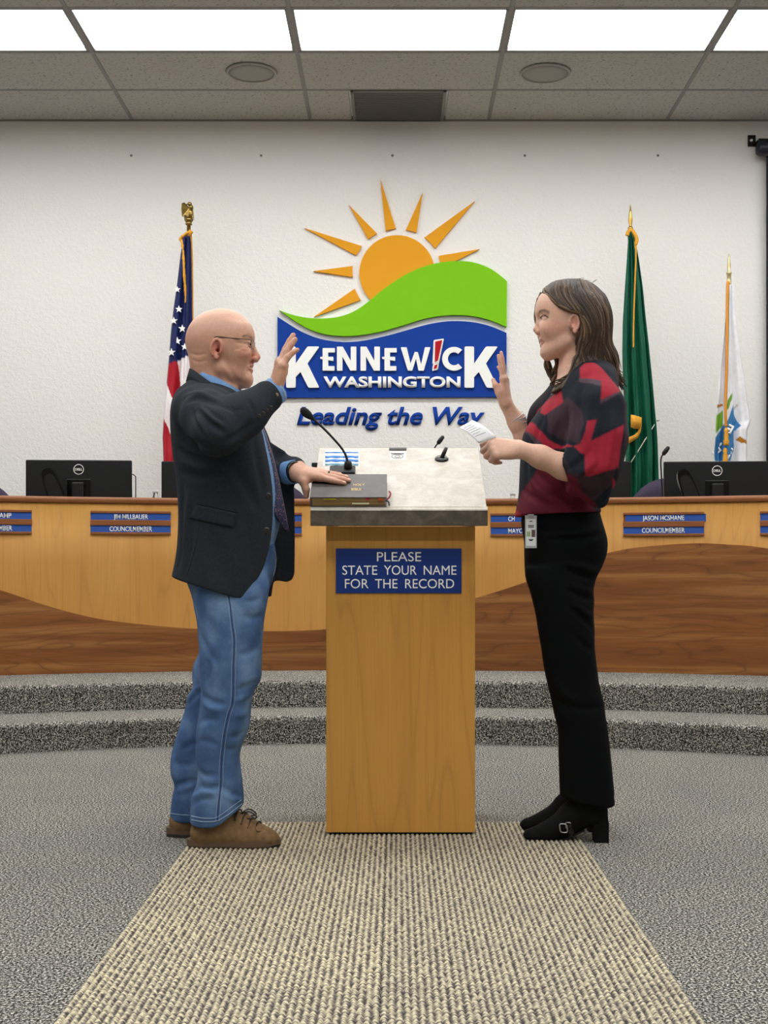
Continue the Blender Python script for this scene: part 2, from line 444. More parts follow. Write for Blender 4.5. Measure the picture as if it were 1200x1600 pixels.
# curved carpeted steps of the dais
def arc_pts(xc, yc, R, x0, x1, n=60):
    a0 = math.asin(max(-1, (x0 - xc) / R)); a1 = math.asin(min(1, (x1 - xc) / R))
    return [Vector((xc + R * math.sin(a0 + (a1 - a0) * k / n), yc + R * math.cos(a0 + (a1 - a0) * k / n), 0)) for k in range(n + 1)]
def step(name, label, xc, y0, R, z0, z1):
    pts = arc_pts(xc, y0 - R, R, xc - min(R * .93, 4.2), xc + min(R * .93, 4.2)); nose = 0.022
    prof = [(0.014, z0), (0.0, z1 - nose * 1.6)] + [(nose * (1 - math.sin(a)) - .004, z1 - nose * (1 - math.cos(a))) for a in []] + \
           [(-.006, z1 - nose), (-.004, z1 - nose * .4), (0.004, z1 - .004), (nose, z1)]
    rows = []
    for p in pts:
        r = Vector((p.x - xc, p.y - (y0 - R), 0)).normalized()
        row = [p + r * o + Vector((0, 0, z)) for o, z in prof]
        e = Vector((max(XL, min(XR, p.x * 1.1)), WALL_Y, z1)); row.append(e); rows.append(row)
    return tag(MB().sheet(rows).build(name, M['carpet']), label, kind='structure')
step('dais_step', 'lower carpeted step curving below the council desk', -0.14, 6.28, 4.15, -.01, 0.14)
step('dais_step', 'upper carpeted step carrying the council desk', -0.12, 6.64, 5.3, 0.12, 0.28)
# ------------------------------------------------------------------ council desk
DXC, DY0, DR = -0.13, 7.285, 6.0
DYC = DY0 - DR
DZ = 0.28                                     # dais floor
def desk_hit(px, off=0.0):
    """where the vertical plane through a photo column meets the curved desk front"""
    k = (px - CX) / F; R = DR + off
    a = 1 + k * k; b = -2 * (k * DXC + DYC); c = DXC * DXC + DYC * DYC - R * R
    return (-b + math.sqrt(b * b - 4 * a * c)) / (2 * a)
def desk_pt(ang, off, z): return Vector((DXC + (DR + off) * math.sin(ang), DYC + (DR + off) * math.cos(ang), z))
wave = [(-420, 850), (-300, 852), (-150, 879), (0, 922), (75, 947), (150, 966), (225, 976), (300, 982), (400, 986), (480, 985), (560, 978), (640, 962),
        (745, 934), (820, 910), (890, 884), (950, 864), (1000, 855), (1080, 849), (1140, 851), (1200, 857), (1350, 885), (1500, 930), (1700, 960)]
wv = catmull([(a, b, 0) for a, b in wave], 8); wpx = [p.x for p in wv]; wpy = [p.y for p in wv]
ANG = [math.radians(-36 + 72 * k / 144) for k in range(145)]
TOPZ = 1.232
desk = thing('council_desk', 'long curved council desk of pale maple with a darker wave of cherry below', 'desk', (0, 0, 0))
rows = [[desk_pt(a, 0, z) for a in ANG] for z in (DZ, TOPZ)]
def curved(rows_fn, zs, off, thick):
    vs = []
    f = [[desk_pt(a, off, z) for a in ANG] for z in zs]; b = [[desk_pt(a, off + thick, z) for a in ANG] for z in zs]
    ring = f + b[::-1] + [f[0]]
    m = MB().sheet(ring); m.add(f[0][:0], []); return m
curved(None, [DZ, 0.6, 0.9, TOPZ], 0.0, 0.03).build('front_panel', M['maple'], desk)
low = []; lowb = []
for a in ANG:
    p = desk_pt(a, -0.006, 0); px = CX + F * p.x / p.y; py = float(np.interp(px, wpx, wpy)); z = HC - (py - CY) * p.y / F
    low.append(desk_pt(a, -0.006, z)); lowb.append(desk_pt(a, 0.002, z))
m = MB().sheet([[desk_pt(a, -0.006, DZ) for a in ANG], low, lowb])
o = m.build('wave_panel', M['cherry'], desk)
o.data.polygons.foreach_set('use_smooth', [False] * len(o.data.polygons))
# rounded top ledge
prof = [(-0.010, TOPZ - .012), (-0.016, TOPZ - .006), (-0.018, TOPZ + .008), (-0.014, TOPZ + .018), (-0.004, TOPZ + .022), (0.15, TOPZ + .022), (0.15, TOPZ - .012), (-0.010, TOPZ - .012)]
MB().sheet([[desk_pt(a, o_, z) for a in ANG] for o_, z in prof]).build('top_ledge', M['trim'], desk)
WS = 1.03
prof = [(0.15, WS - .03), (0.15, WS), (0.60, WS), (0.60, WS - .03), (0.15, WS - .03)]
MB().sheet([[desk_pt(a, o_, z) for a in ANG[16:-16]] for o_, z in prof]).build('work_surface', M['maple'], desk)
for a in (ANG[17], ANG[72], ANG[-18]):
    MB().prism([desk_pt(a, 0.03, DZ), desk_pt(a, 0.58, DZ), desk_pt(a, 0.58, WS - .03), desk_pt(a, 0.03, WS - .03)], (-.012, 0, 0), (.012, 0, 0)).build('side_panel', M['maple'], desk)

# ------------------------------------------------------------------ name plates on the desk front
plates = [(-16, 815, 'HAMP', 'COUNCILMEMBER', 'R', 'blue and wood name plate at the desk\'s end behind the man'),
          (204.5, 817, 'JIM MILLBAUER', 'COUNCILMEMBER', 'C', 'blue and wood name plate on the desk behind the man\'s back, reading Councilmember'),
          (411, 819, '', 'COUNCILMEMBER', 'C', 'blue and wood name plate half hidden behind the man\'s open jacket'),
          (827, 820, 'CH', 'MAYOR PRO TEM', 'L', 'blue and wood name plate whose lower line begins with Mayor'),
          (1036.5, 819, 'JASON MCSHANE', 'COUNCILMEMBER', 'C', 'blue and wood name plate behind the woman, reading Councilmember'),
          (1254, 817, '', 'COUNCILMEMBER', 'C', 'blue and wood name plate at the far end of the desk on the woman\'s side')]
for i, (px, py, l1, l2, al, lab) in enumerate(plates):
    d = desk_hit(px, -0.001); c = P(px, py, d); ang = math.atan2(c.x - DXC, c.y - DYC)
    t = thing('name_plate', lab, 'name plate', c, 'name plates on the council desk', -ang)
    W, H = 0.219, 0.0655
    MB().box(-W, W, -.003, .006, -H, H).build('backing', M['cherry'], t)
    for z0, z1 in ((H - .013, H), (-.0155, .0155), (-H, -H + .013)):
        MB().box(-W, W, -.016, -.002, z0, z1, .002).build('wood_rail', M['trim'], t)
    sh = 0.012 if 'McShane'.lower() in l1.lower() else 0
    for z0, z1, txt in ((.0155, H - .013, l1), (-H + .013, -.0155, l2)):
        dx = sh if z0 > 0 else 0
        ins = MB().box(-W + .002 + dx, W - .002 + dx, -.008, -.004, z0 - .002, z1 + .002).build('insert', M['insert_blue'], t)
        if txt:
            wd = {'COUNCILMEMBER': .232, 'JIM MILLBAUER': .188, 'JASON MCSHANE': .226, 'MAYOR PRO TEM': .232, 'HAMP': .084, 'CH': .036}[txt]
            side = 'C' if txt.startswith('COUNCIL') else al
            me = text_mesh(txt, .026, .0012, .02, 0, 1.0, {'C': 'CENTER', 'L': 'LEFT', 'R': 'RIGHT'}[side]); x = {'C': 0, 'L': -.118, 'R': .112}[side]; k = wd / me['w']
            for v_ in me.vertices: v_.co.x *= k
            lo = link('lettering', me, M['white'], ins); lo.location = (x, -.008, (z0 + z1) / 2 - .013)

# ------------------------------------------------------------------ monitors, panels and microphones behind the ledge
def monitor(px, d, lab, top=719, wpx=163):
    c = P(px, top, d); W = wpx * d / F / 2; H = 0.36
    t = thing('monitor', lab, 'monitor', (c.x, d, WS), 'monitors on the council desk', -math.atan2(c.x - DXC, d - DYC) * .25)
    z1 = c.z - WS; z0 = z1 - H
    MB().box(-W, W, -.012, .018, z0, z1, .006).build('rear_shell', M['charcoal'], t)
    MB().box(-W + .01, W - .01, .018, .020, z0 + .02, z1 - .01).build('screen', M['gloss_black'], t)
    MB().box(-.068, .068, -.016, -.011, z1 - .245, z1 - .112, .002).build('mount_plate', M['gloss_black'], t)
    MB().box(-.035, .035, -.05, -.016, 0.012, z1 - .13, .008).build('stand_column', M['black'], t)
    MB().box(-.12, .12, -.09, .1, 0.0, 0.014, .005).build('stand_base', M['black'], t)
    lg = MB().lathe([(.0265, 0), (.030, .0), (.030, .0015), (.0265, .0015), (.0265, 0)], (0, -.0122, z1 - .055), 32, (0, -1, 0)).build('logo_ring', M['white'], t)
    me = text_mesh('DELL', .013, .0012, .02, 0, .92, 'CENTER', 1.1)
    lo = link('lettering', me, M['white'], lg); lo.location = (0, -.0122, z1 - .0615)
    return t
monitor(123.5, 7.47, 'black monitor seen from behind, behind the man\'s back on the council desk')
monitor(334, 7.62, 'black monitor mostly hidden behind the man in the blazer', 721, 162)
monitor(568, 7.72, 'black monitor hidden behind the lectern top', 723, 162)
monitor(904, 7.55, 'black monitor half hidden behind the woman\'s back', 721, 162)
monitor(1120, 7.46, 'black monitor seen from behind, below the white flag', 721, 164)

def touch_panel(px, py, d, lab):
    a = P(px - 16, py + 5, d); b = P(px + 28, 778 + 20, d)
    t = thing('touch_panel', lab, 'touch panel', (b.x, d, WS), 'slanted black panels on the council desk')
    a = a - t.location; ax = Vector((b.x - .02, d, WS + .026)) - t.location - a; L = ax.length; ax.normalize()
    n = Vector((0, -1, 0)); s = ax.cross(n)
    outl = []
    for k in range(24):
        th = 2 * PI * k / 24; x = .046 * math.copysign(abs(math.cos(th)) ** .6, math.cos(th)); y = math.copysign(abs(math.sin(th)) ** .6, math.sin(th))
        outl.append(a + ax * (L / 2 + y * L / 2) + s * x)
    MB().prism(outl, (0, -.012, 0), (0, .012, 0)).build('casing', M['gloss_black'], t)
    inn = [a + ax * L / 2 + (p - a - ax * L / 2) * .82 for p in outl]
    MB().prism(inn, (0, -.0145, 0), (0, -.012, 0)).build('bezel', M['black'], t)
    MB().box(-.075, .035, -.034, .034, 0, .016, .005).build('foot', M['black'], t)
touch_panel(88, 727, 7.275, 'slanted black panel leaning in front of the monitor near the flag of stars')
touch_panel(1080, 729, 7.265, 'slanted black panel leaning in front of the monitor below the white flag')

def gooseneck(lab, pts, d, head=0.012, grp='gooseneck microphones on the council desk'):
    P3 = [P(x, y, d) for x, y in pts]; base = Vector((P3[0].x, d, WS))
    t = thing('gooseneck_microphone', lab, 'microphone', base, grp)
    q = [Vector((0, 0, .01))] + [p - base for p in P3]
    MB().tube(catmull(q, 8), .0045, 8).build('stem', M['black'], t)
    e = q[-1]; dr = (q[-1] - q[-2]).normalized()
    MB().lathe([(.004, -.01), (head, -.002), (head * 1.15, .02), (head * .9, .045), (.002, .052)], e, 14, dr).build('foam_head', M['black'], t)
    MB().lathe([(.045, 0), (.045, .01), (.02, .022), (.004, .024)], (0, 0, 0), 20).build('base', M['black'], t)
gooseneck('slim gooseneck microphone standing beside the purple chair back', [(1035, 778), (1033.5, 745), (1032.5, 722), (1034, 713), (1037, 709)], 7.3)
gooseneck('gooseneck microphone rising behind the top edge of the lectern', [(650, 760), (664, 727), (679, 700), (685, 692)], 7.52)
t = thing('wire_stand', 'thin bent black wire stand beside the monitor near the flag of stars', 'stand', P(208, 776, 7.37).xy.to_3d() + Vector((0, 0, WS)))
bp = t.location.copy()
MB().tube(catmull([p - bp for p in (P(206, 790, 7.37), P(205.5, 745, 7.37), P(206.5, 741, 7.37), P(211, 744, 7.37), P(212, 750, 7.37), P(212, 800, 7.37))], 6), .0032, 6).build('loop', M['black'], t)
MB().lathe([(.04, 0), (.04, .008), (.016, .05), (.004, .055)], (0.005, 0, 0), 16).build('foot', M['black'], t)

def bottle(px, d, lab, top):
    c = P(px, top, d); t = thing('water_bottle', lab, 'bottle', (c.x, d, WS), 'water bottles on the council desk'); H = c.z - WS
    g = NT('clear_bottle_plastic'); g.base((1, 1, 1, 1)); g.b.inputs['Transmission Weight'].default_value = .95; g.b.inputs['IOR'].default_value = 1.35; gm = g.set(.05)
    MB().lathe([(.028, 0), (.031, .005), (.031, H * .62), (.028, H * .72), (.013, H * .9), (.013, H - .012)], (0, 0, 0), 20).build('body', gm, t)
    MB().lathe([(.015, H - .016), (.0155, H - .002), (.013, H)], (0, 0, 0), 20).build('cap', plain('translucent_cap', srgb(210, 212, 212), .3), t)
bottle(243, 7.35, 'clear plastic water bottle on the desk behind the man\'s back', 766)
bottle(801, 7.5, 'clear plastic water bottle on the desk between lectern and woman', 770)

def chair(px, d, lab, top):
    c = P(px, top, d); t = thing('office_chair', lab, 'chair', (c.x, d, DZ), 'upholstered chairs behind the council desk')
    H = c.z - DZ; rows = []
    for k in range(13):
        u = k / 12 * 2 - 1; row = []
        hh = H if True else 0
        for j in range(9):
            w = j / 8; half = .27 * (1 - .12 * (1 - w))
            z = .5 + (H - .5) * w * (1 - .0 * u * u); z -= (w ** 3) * .18 * (abs(u) ** 2.6)
            row.append(Vector((u * half, -.06 * u * u + .05 * math.sin(w * 2), z)))
        rows.append(row)
    MB().sheet(rows, (0, .06, 0)).build('backrest', M['plum'], t)
    MB().box(-.25, .25, -.42, .04, .42, .5, .03).build('seat', M['plum'], t)
    MB().lathe([(.03, .08), (.03, .42)], (0, -.2, 0), 12).build('column', M['black'], t)
    for k in range(5):
        a = 2 * PI * k / 5 + .3; e = Vector((.28 * math.cos(a), -.2 + .28 * math.sin(a), .06))
        lg = MB().tube([(0, -.2, .1), e], [.025, .018], 8).build('leg', M['black'], t)
        MB().ball(e - Vector((0, 0, .03)), .03, seg=10).build('caster', M['black'], lg)
    for s in (-1, 1):
        MB().tube(catmull([(s * .26, 0, .46), (s * .31, -.05, .55), (s * .31, -.12, .66), (s * .3, -.32, .66)], 5), .016, 8).build('armrest', M['black'], t)
    t.rotation_euler = (0, 0, -.15 * c.x)
chair(-40, 7.95, 'purple upholstered chair back at the far end of the desk behind the man', 750)
chair(424, 8.02, 'purple upholstered chair hidden behind the man\'s jacket and the lectern', 752)
chair(1048, 7.95, 'purple upholstered chair back beside the green flag', 746)

# ------------------------------------------------------------------ lettered emblem on the wall
WY = WALL_Y
def W3(px, py, off=0.0):
    d = WY - off; return P(px, py, WY) + Vector((0, -off, 0))
def plate(pts, off0, off1): 
    return MB().prism([P(x, y, WY) for x, y in pts], (0, -off1, 0), (0, -off0, 0))
emblem = thing('wall_emblem', 'sun over green hill and blue lettered panel emblem mounted on the wall', 'emblem', (0, 0, 0))
def cz(x, y): return (400 + x * .35, 260 + y * .35)                       # reading of the enlarged crop
sun_c, sun_r = cz(630, 478), 168 * .35
hill_top = [cz(*p) for p in ((106, 646), (160, 665), (220, 678), (290, 683), (370, 675), (440, 650), (505, 605), (575, 548), (660, 492), (740, 455), (820, 434), (900, 427), (970, 433), (1040, 458), (1085, 488), (1119, 517))]
hill_bot = [cz(*p) for p in ((1117, 720), (1050, 692), (980, 674), (910, 667), (830, 670), (750, 684), (660, 712), (560, 740), (460, 757), (380, 760), (300, 750), (230, 726), (165, 688))]
blue_top = [cz(*p) for p in ((97, 674), (150, 708), (210, 743), (290, 773), (380, 786), (470, 782), (570, 762), (660, 738), (750, 712), (830, 697), (900, 693), (980, 700), (1050, 718), (1117, 746))]
def sm(pts, n=5): return [(p.x, p.y) for p in catmull([(a, b, 0) for a, b in pts], n)]
ht = sm(hill_top); hx = [p[0] for p in ht]; hy = [p[1] for p in ht]
sun = []
for k in range(96):
    a = 2 * PI * k / 96; sun.append((sun_c[0] + sun_r * math.cos(a), sun_c[1] + sun_r * math.sin(a)))
sun = [(x, min(y, float(np.interp(x, hx, hy)) + 1.0)) for x, y in sun]
plate(sun, 0, .018).build('sun', M['logo_orange'], emblem)
for tri in (((556, 62), (624, 280), (602, 284), (579, 290)), ((744, 120), (716, 298), (690, 290), (669, 286)), ((976, 158), (799, 369), (778, 342), (752, 320)),
            ((997, 372), (893, 424), (822, 432), (815, 402)), ((416, 176), (540, 302), (520, 314), (501, 328)), ((217, 278), (472, 358), (462, 378), (447, 399)),
            ((257, 470), (432, 447), (430, 471), (432, 496)), ((259, 674), (441, 548), (452, 572), (467, 598))):
    plate([cz(*p) for p in tri], 0, .018).build('sun_ray', M['logo_orange'], emblem)
plate(ht + sm(hill_bot), 0, .03).build('green_hill', M['logo_green'], emblem)
bt = sm(blue_top)
panel = plate(bt + [(791, 621), (434, 622)], 0, .024).build('blue_panel', M['logo_blue'], emblem)
LO0, LO1 = .022, .042
def ll(x, y): return (430 + x * .30833, 530 + y * .30833)
def strokes(polys, name='letter', mat=None, lo=LO0, hi=LO1, rnd=3.0):
    """letter from overlapping solid strokes given in crop pixels, corners slightly rounded"""
    m = MB()
    for si, pl in enumerate(polys):
        out = []; n = len(pl)
        for i in range(n):
            a, b, c = Vector(pl[i - 1]), Vector(pl[i]), Vector(pl[(i + 1) % n]); u = (a - b); w = (c - b)
            r = min(rnd, u.length * .45, w.length * .45); p0 = b + u.normalized() * r; p2 = b + w.normalized() * r
            for t_ in (0, .5, 1): out.append(p0 * (1 - t_) ** 2 + b * 2 * t_ * (1 - t_) + p2 * t_ ** 2)
        pts = [ll(p.x, p.y) for p in out]
        m.prism([P(x, y, WY) for x, y in pts], (0, -hi - si * .0003, 0), (0, -lo, 0))
    return m.build(name, mat or M['white'], panel)
def bigK(x):
    strokes([[(x, 42), (x + 48, 42), (x + 48, 250), (x, 250)], [(x + 40, 140), (x + 108, 42), (x + 168, 42), (x + 95, 146), (x + 40, 205)], [(x + 62, 150), (x + 105, 122), (x + 168, 250), (x + 112, 250)]], rnd=7)
bigK(58); bigK(958)
def E(x): strokes([[(x + 6, 50), (x + 34, 50), (x + 34, 164), (x + 6, 164)], [(x + 6, 50), (x + 68, 50), (x + 68, 72), (x + 6, 72)], [(x - 6, 94), (x + 60, 94), (x + 60, 115), (x - 6, 104)], [(x + 6, 141), (x + 66, 141), (x + 66, 164), (x + 6, 164)]])
def N(x, w=98): strokes([[(x, 43), (x + 28, 43), (x + 28, 164), (x, 164)], [(x + w - 28, 43), (x + w, 43), (x + w, 164), (x + w - 28, 164)], [(x, 43), (x + 30, 43), (x + w, 164), (x + w - 30, 164)]])
E(236); N(314); N(433); E(548)
strokes([[(636, 46), (666, 46), (694, 164), (672, 164)], [(672, 164), (694, 164), (714, 100), (708, 66)], [(706, 70), (722, 70), (748, 164), (726, 164)], [(732, 164), (752, 164), (786, 46), (758, 46)]])
strokes([[(802, 10), (854, 2), (828, 130), (796, 130)]], rnd=5); strokes([[(799, 130), (828, 126), (824, 158), (794, 166)]], rnd=5)
strokes([[(810, 18), (846, 10), (824, 112), (808, 122)]], 'red_stroke', M['logo_red'], LO0, LO1 + .006, 3)
strokes([[(806, 138), (822, 132), (818, 150), (802, 156)]], 'red_dot', M['logo_red'], LO0, LO1 + .006, 3)
cpts = []
for k in range(25):
    a = math.radians(48 + (312 - 48) * k / 24); cpts.append((a,))
outr = [(905 + 60 * math.cos(a[0]), 104 - 60 * math.sin(a[0])) for a in cpts]; inr = [(905 + 31 * math.cos(a[0]), 104 - 33 * math.sin(a[0])) for a in cpts]
mC = MB(); rows = []
for o_, i_ in zip(outr, inr):
    a, b = P(*ll(*o_), WY), P(*ll(*i_), WY); v1, v2 = Vector((0, -LO1, 0)), Vector((0, -LO0, 0)); rows.append([a + v1, b + v1, b + v2, a + v2, a + v1])
o = mC.sheet(rows).build('letter', M['white'], panel)
o.data.polygons.foreach_set('use_smooth', [False] * len(o.data.polygons))
def spaced_letters(txt, x0, x1, base, cap, parent, mat, off, depth, bold, shear, cz_=None, wide=None):
    """one solid letter object per character, justified between two photo columns"""
    h = cap * WY / F; mk = lambda q_: text_mesh(q_, h, depth, bold, shear, 1, 'LEFT', 1.0)
    full = mk(txt)['w']; k = (x1 - x0) * WY / F / full; X0 = P(x0, base, WY).x
    for i, ch in enumerate(txt):
        if ch == ' ': continue
        m_ = mk(ch); w_ = m_['w']; x = mk(txt[:i + 1])['w'] - w_
        for v_ in m_.vertices: v_.co.x *= k
        lo = link('letter', m_, mat, parent); lo.location = (X0 + x * k, WY - off, P(0, base, WY).z)
spaced_letters('WASHINGTON', 506, 719, 606, 15.5, panel, M['white'], LO0, .02, .035, 0)
slogan = thing('wall_slogan', 'blue italic raised lettering of the slogan on the wall below the emblem', 'lettering')
spaced_letters('Leading the Way', 464, 757, 663, 26, slogan, M['logo_blue'], 0.0, .014, .024, .26)
# little anchors high on the wall
for px in (205, 408, 613, 820, 1028):
    a = P(px, 243, WY)
    tag(MB().lathe([(.009, 0), (.007, .006), (.0, .008)], a, 10, (0, -1, 0)).build('wall_anchor', plain('anchor_grey', srgb(130, 124, 116), .6)), 'tiny grey wall anchor in a level row above the emblem', 'anchor', 'wall anchors in a row')

# ------------------------------------------------------------------ projection screen at the wall
s = thing('projection_screen', 'black roll-down projection screen hanging from a wall bracket', 'projection screen', (0, 0, 0))
a = P(1168, 212, WY); b = P(1180, 229.5, WY)
br = MB().box(a.x, b.x, WY - .012, WY, b.z, a.z).build('bracket', M['gloss_black'], s)
MB().lathe([(.012, 0), (.012, .004), (.006, .006)], (P(1173, 220, WY).x, WY - .012, P(0, 220, WY).z), 14, (0, -1, 0)).build('screw', M['steel'], br)
h0 = P(1177, 238, WY); hx1 = 2.7 + .55
MB().box(h0.x + .01, h0.x + .08, WY - .1, WY, P(0, 228, WY).z - .01, P(0, 224, WY).z).build('hook', M['gloss_black'], s)
MB().lathe([(.0, 0), (.04, .004), (.05, .02), (.05, 1.9), (.0, 1.9)], (h0.x, WY - .075, h0.z), 20, (1, 0, 0)).build('roller_case', plain('navy_black_metal', srgb(24, 28, 38), .4), s)
x0 = P(1193.5, 300, WY).x
MB().box(x0, x0 + 1.75, WY - .062, WY - .056, 1.1, h0.z).build('screen_border', plain('screen_border_cloth', srgb(10, 12, 18), .8), s)
MB().box(x0 + .05, x0 + 1.70, WY - .064, WY - .0615, 1.16, P(0, 292, WY).z).build('screen_surface', plain('screen_cloth', srgb(190, 192, 190), .9), s)
MB().lathe([(.018, 0), (.018, 1.75)], (x0, WY - .06, 1.1), 12, (1, 0, 0)).build('weight_bar', M['black'], s)

# ------------------------------------------------------------------ flags
def polymask(px, py, poly):
    """vectorised point in polygon"""
    px = np.asarray(px); py = np.asarray(py); c = np.zeros(px.shape, bool); n = len(poly)
    for i in range(n):
        x0, y0 = poly[i - 1]; x1, y1 = poly[i]
        if y0 == y1: continue
        hit = ((y0 > py) != (y1 > py)) & (px < (x1 - x0) * (py - y0) / (y1 - y0) + x0); c ^= hit
    return c
def paint(mesh, cols):
    a = mesh.color_attributes.new('Col', 'FLOAT_COLOR', 'POINT'); a.data.foreach_set('color', np.asarray(cols, np.float32).ravel())
def flag_pole(name, lab, px, d, topy, finial):
    b = P(px, topy, d); t = thing(name, lab, 'flag', (b.x, d, DZ)); H = b.z - DZ
    MB().lathe([(.013, .03), (.013, H)], (0, 0, 0), 14).build('pole', M['brass'] if finial != 'spear_white' else plain('pale_brass', srgb(200, 186, 148), .42, .8), t)
    MB().lathe([(.14, 0), (.14, .015), (.11, .03), (.03, .07), (.02, .1)], (0, 0, 0), 28).build('stand', M['brass'], t)
    return t, H
def cloth(t, d, left, right, y0, y1, n_pleat, amp, colour, mat, name='flag_cloth', phase=0.0, nu=64, nv=150, seed=1):
    """hanging cloth gathered into pleats between a left and right outline (photo pixels at depth d)"""
    rr = np.random.RandomState(seed); ph = rr.uniform(0, 6.28, 6)
    L = np.array(left, float); Rr = np.array(right, float); V = []; uv = []
    for j in range(nv + 1):
        py = y0 + (y1 - y0) * j / nv; a = np.interp(py, L[:, 1], L[:, 0]); b = np.interp(py, Rr[:, 1], Rr[:, 0]); v_ = j / nv
        for i in range(nu + 1):
            u = i / nu; w = u + .035 * math.sin(u * 2 * PI * n_pleat * .5 + ph[0] + v_ * 1.5)
            px = a + (b - a) * min(1, max(0, w))
            dep = amp * (.35 + .65 * v_) * (math.cos(u * 2 * PI * n_pleat + phase + .8 * math.sin(v_ * 3 + ph[1])) + .35 * math.sin(u * 2 * PI * n_pleat * 2.3 + ph[2] + v_ * 2)) - amp * 1.2
            dep += .006 * math.sin(v_ * 30 + u * 9 + ph[3]) * v_
            q = P(px, py, d); V.append((q.x - t.location.x, dep - .015, q.z - t.location.z)); uv.append((px, py))
    Fc = [(j * (nu + 1) + i, j * (nu + 1) + i + 1, (j + 1) * (nu + 1) + i + 1, (j + 1) * (nu + 1) + i) for j in range(nv) for i in range(nu)]
    m = mesh_of(V, Fc, True); uv = np.array(uv); paint(m, colour(uv[:, 0], uv[:, 1])); o = link(name, m, mat, t)
    md = o.modifiers.new('thick', 'SOLIDIFY'); md.thickness = .003; md.offset = 0
    return o
M['flag'] = vcol_mat('flag_nylon', .55, noise=.06, nscale=30, bump=.2, bscale=900, bdist=.0005, sheen=.0, spec=.25)
def c4(*rgb): return np.array(srgb(*rgb))

# flag of stars and stripes
FD = 8.40
us, H = flag_pole('eagle_topped_flag', 'flag with white stars on navy above red and white stripes, brass eagle on its pole', 295, FD, 352, 'eagle')
def cr5(x, y): return (240 + x * .275, 300 + y * .275)
def us_col(px, py):
    c = np.tile(c4(24, 34, 84), (len(px), 1))
    red, wh = c4(168, 24, 40), c4(238, 232, 232)
    line = np.interp(px, [255, 264.8, 293.6, 320], [573, 571, 560, 552]); low = py > line
    c[low] = red
    for poly in ([(135, 940), (230, 930), (205, 1080), (175, 1240), (160, 1090)], [(60, 1060), (80, 1085), (115, 1180), (140, 1270), (150, 1560), (104, 1380), (66, 1280), (40, 1280)], [(160, 1240), (185, 1300), (230, 1600), (190, 1600)]):
        c[polymask(px, py, [cr5(*p) for p in poly]) & low] = wh
    return c
left = [cr5(*p) for p in ((172, 285), (160, 360), (140, 520), (120, 660), (100, 830), (90, 985), (75, 1130), (65, 1280), (58, 1400), (66, 1560), (75, 1800))]
right = [cr5(*p) for p in ((212, 262), (218, 300), (222, 460), (225, 600), (228, 800), (232, 1000), (240, 1300), (250, 1500), (250, 1800))]
fc = cloth(us, FD, left, right, 372, 770, 2.2, .03, us_col, M['flag'], phase=.6)
star = []
for k in range(10):
    a = PI / 2 + k * PI / 5; r = .026 if k % 2 == 0 else .0105; star.append(Vector((r * math.cos(a), 0, r * math.sin(a))))
fv = np.array([v.co for v in fc.data.vertices])
def on_cloth(x, z):
    k = np.argmin((fv[:, 0] - x) ** 2 + (fv[:, 2] - z) ** 2); return fv[k, 1]
for x, y, sc in ((145, 567, .8), (153, 677, .9), (125, 743, .95), (172, 786, 1), (143, 855, 1), (113, 922, 1), (187, 890, .9), (122, 470, .0)):
    if not sc: continue
    q = P(*cr5(x, y), FD) - us.location; yy = on_cloth(q.x, q.z)
    MB().prism([Vector((q.x, yy, q.z)) + p * sc * 1.05 for p in star], (0, -.012, 0), (0, -.001, 0)).build('star', M['white'], fc)
fr = catmull([P(*cr5(x, y), FD) - us.location + Vector((0, -.055 + .0 * y, 0)) for x, y in ((205, 240), (175, 262), (160, 280), (172, 310), (178, 400), (183, 500), (190, 580), (193, 640))], 8)
MB().tube(fr, [.009 + .0025 * math.sin(i_ * 2.3) * (i_ % 2) for i_ in range(len(fr))], 8).build('gold_fringe', M['gold_cloth'], us)
fr = [P(*cr5(x, y), FD) - us.location + Vector((0, -.02, 0)) for x, y in ((216, 225), (222, 400), (224, 600), (226, 800), (230, 1010))]
MB().tube(catmull(fr, 6), .006, 6).build('edge_cord', M['gold_cloth'], us)
MB().tube(catmull([P(*cr5(x, y), FD) - us.location + Vector((0, -.03, 0)) for x, y in ((165, 275), (185, 262), (205, 245), (220, 228))], 5), .016, 8).build('gathered_top', M['gold_cloth'], us)
# eagle
ez = H
Em = plain('antique_brass', srgb(140, 116, 62), .35, .9, var=.3, vscale=80)
e = MB().lathe([(.016, 0), (.024, .006), (.018, .014), (.022, .022), (.03, .034), (.024, .044), (.01, .05)], (0, 0, ez), 16)
e.ball((.008, 0, ez + .075), .03, (.8, .75, 1.35), 14); e.ball((.014, 0, ez + .118), .016, (1, .8, 1.1), 12); e.ball((.006, -.004, ez + .138), .014, (1.1, .85, 1), 12)
e.tube([(-.002, -.004, ez + .138), (-.012, -.006, ez + .136), (-.016, -.006, ez + .128)], [.007, .005, .001], 6)
eagle = e.build('eagle_finial', Em, us)
for sg in (-1, 1):
    pts = [(.006, sg * .012, ez + .11), (-.02, sg * .05, ez + .135), (-.036, sg * .058, ez + .125), (-.04, sg * .05, ez + .085), (-.036, sg * .04, ez + .045), (-.018, sg * .03, ez + .06), (0, sg * .016, ez + .05)]
    MB().prism(pts, (0, -.006, 0), (0, .006, 0)).build('wing', Em, eagle)
MB().prism([(.018, 0, ez + .06), (.036, 0, ez + .03), (.028, 0, ez + .095), (.03, 0, ez + .12)], (0, -.012, 0), (0, .012, 0)).build('tail', Em, eagle)

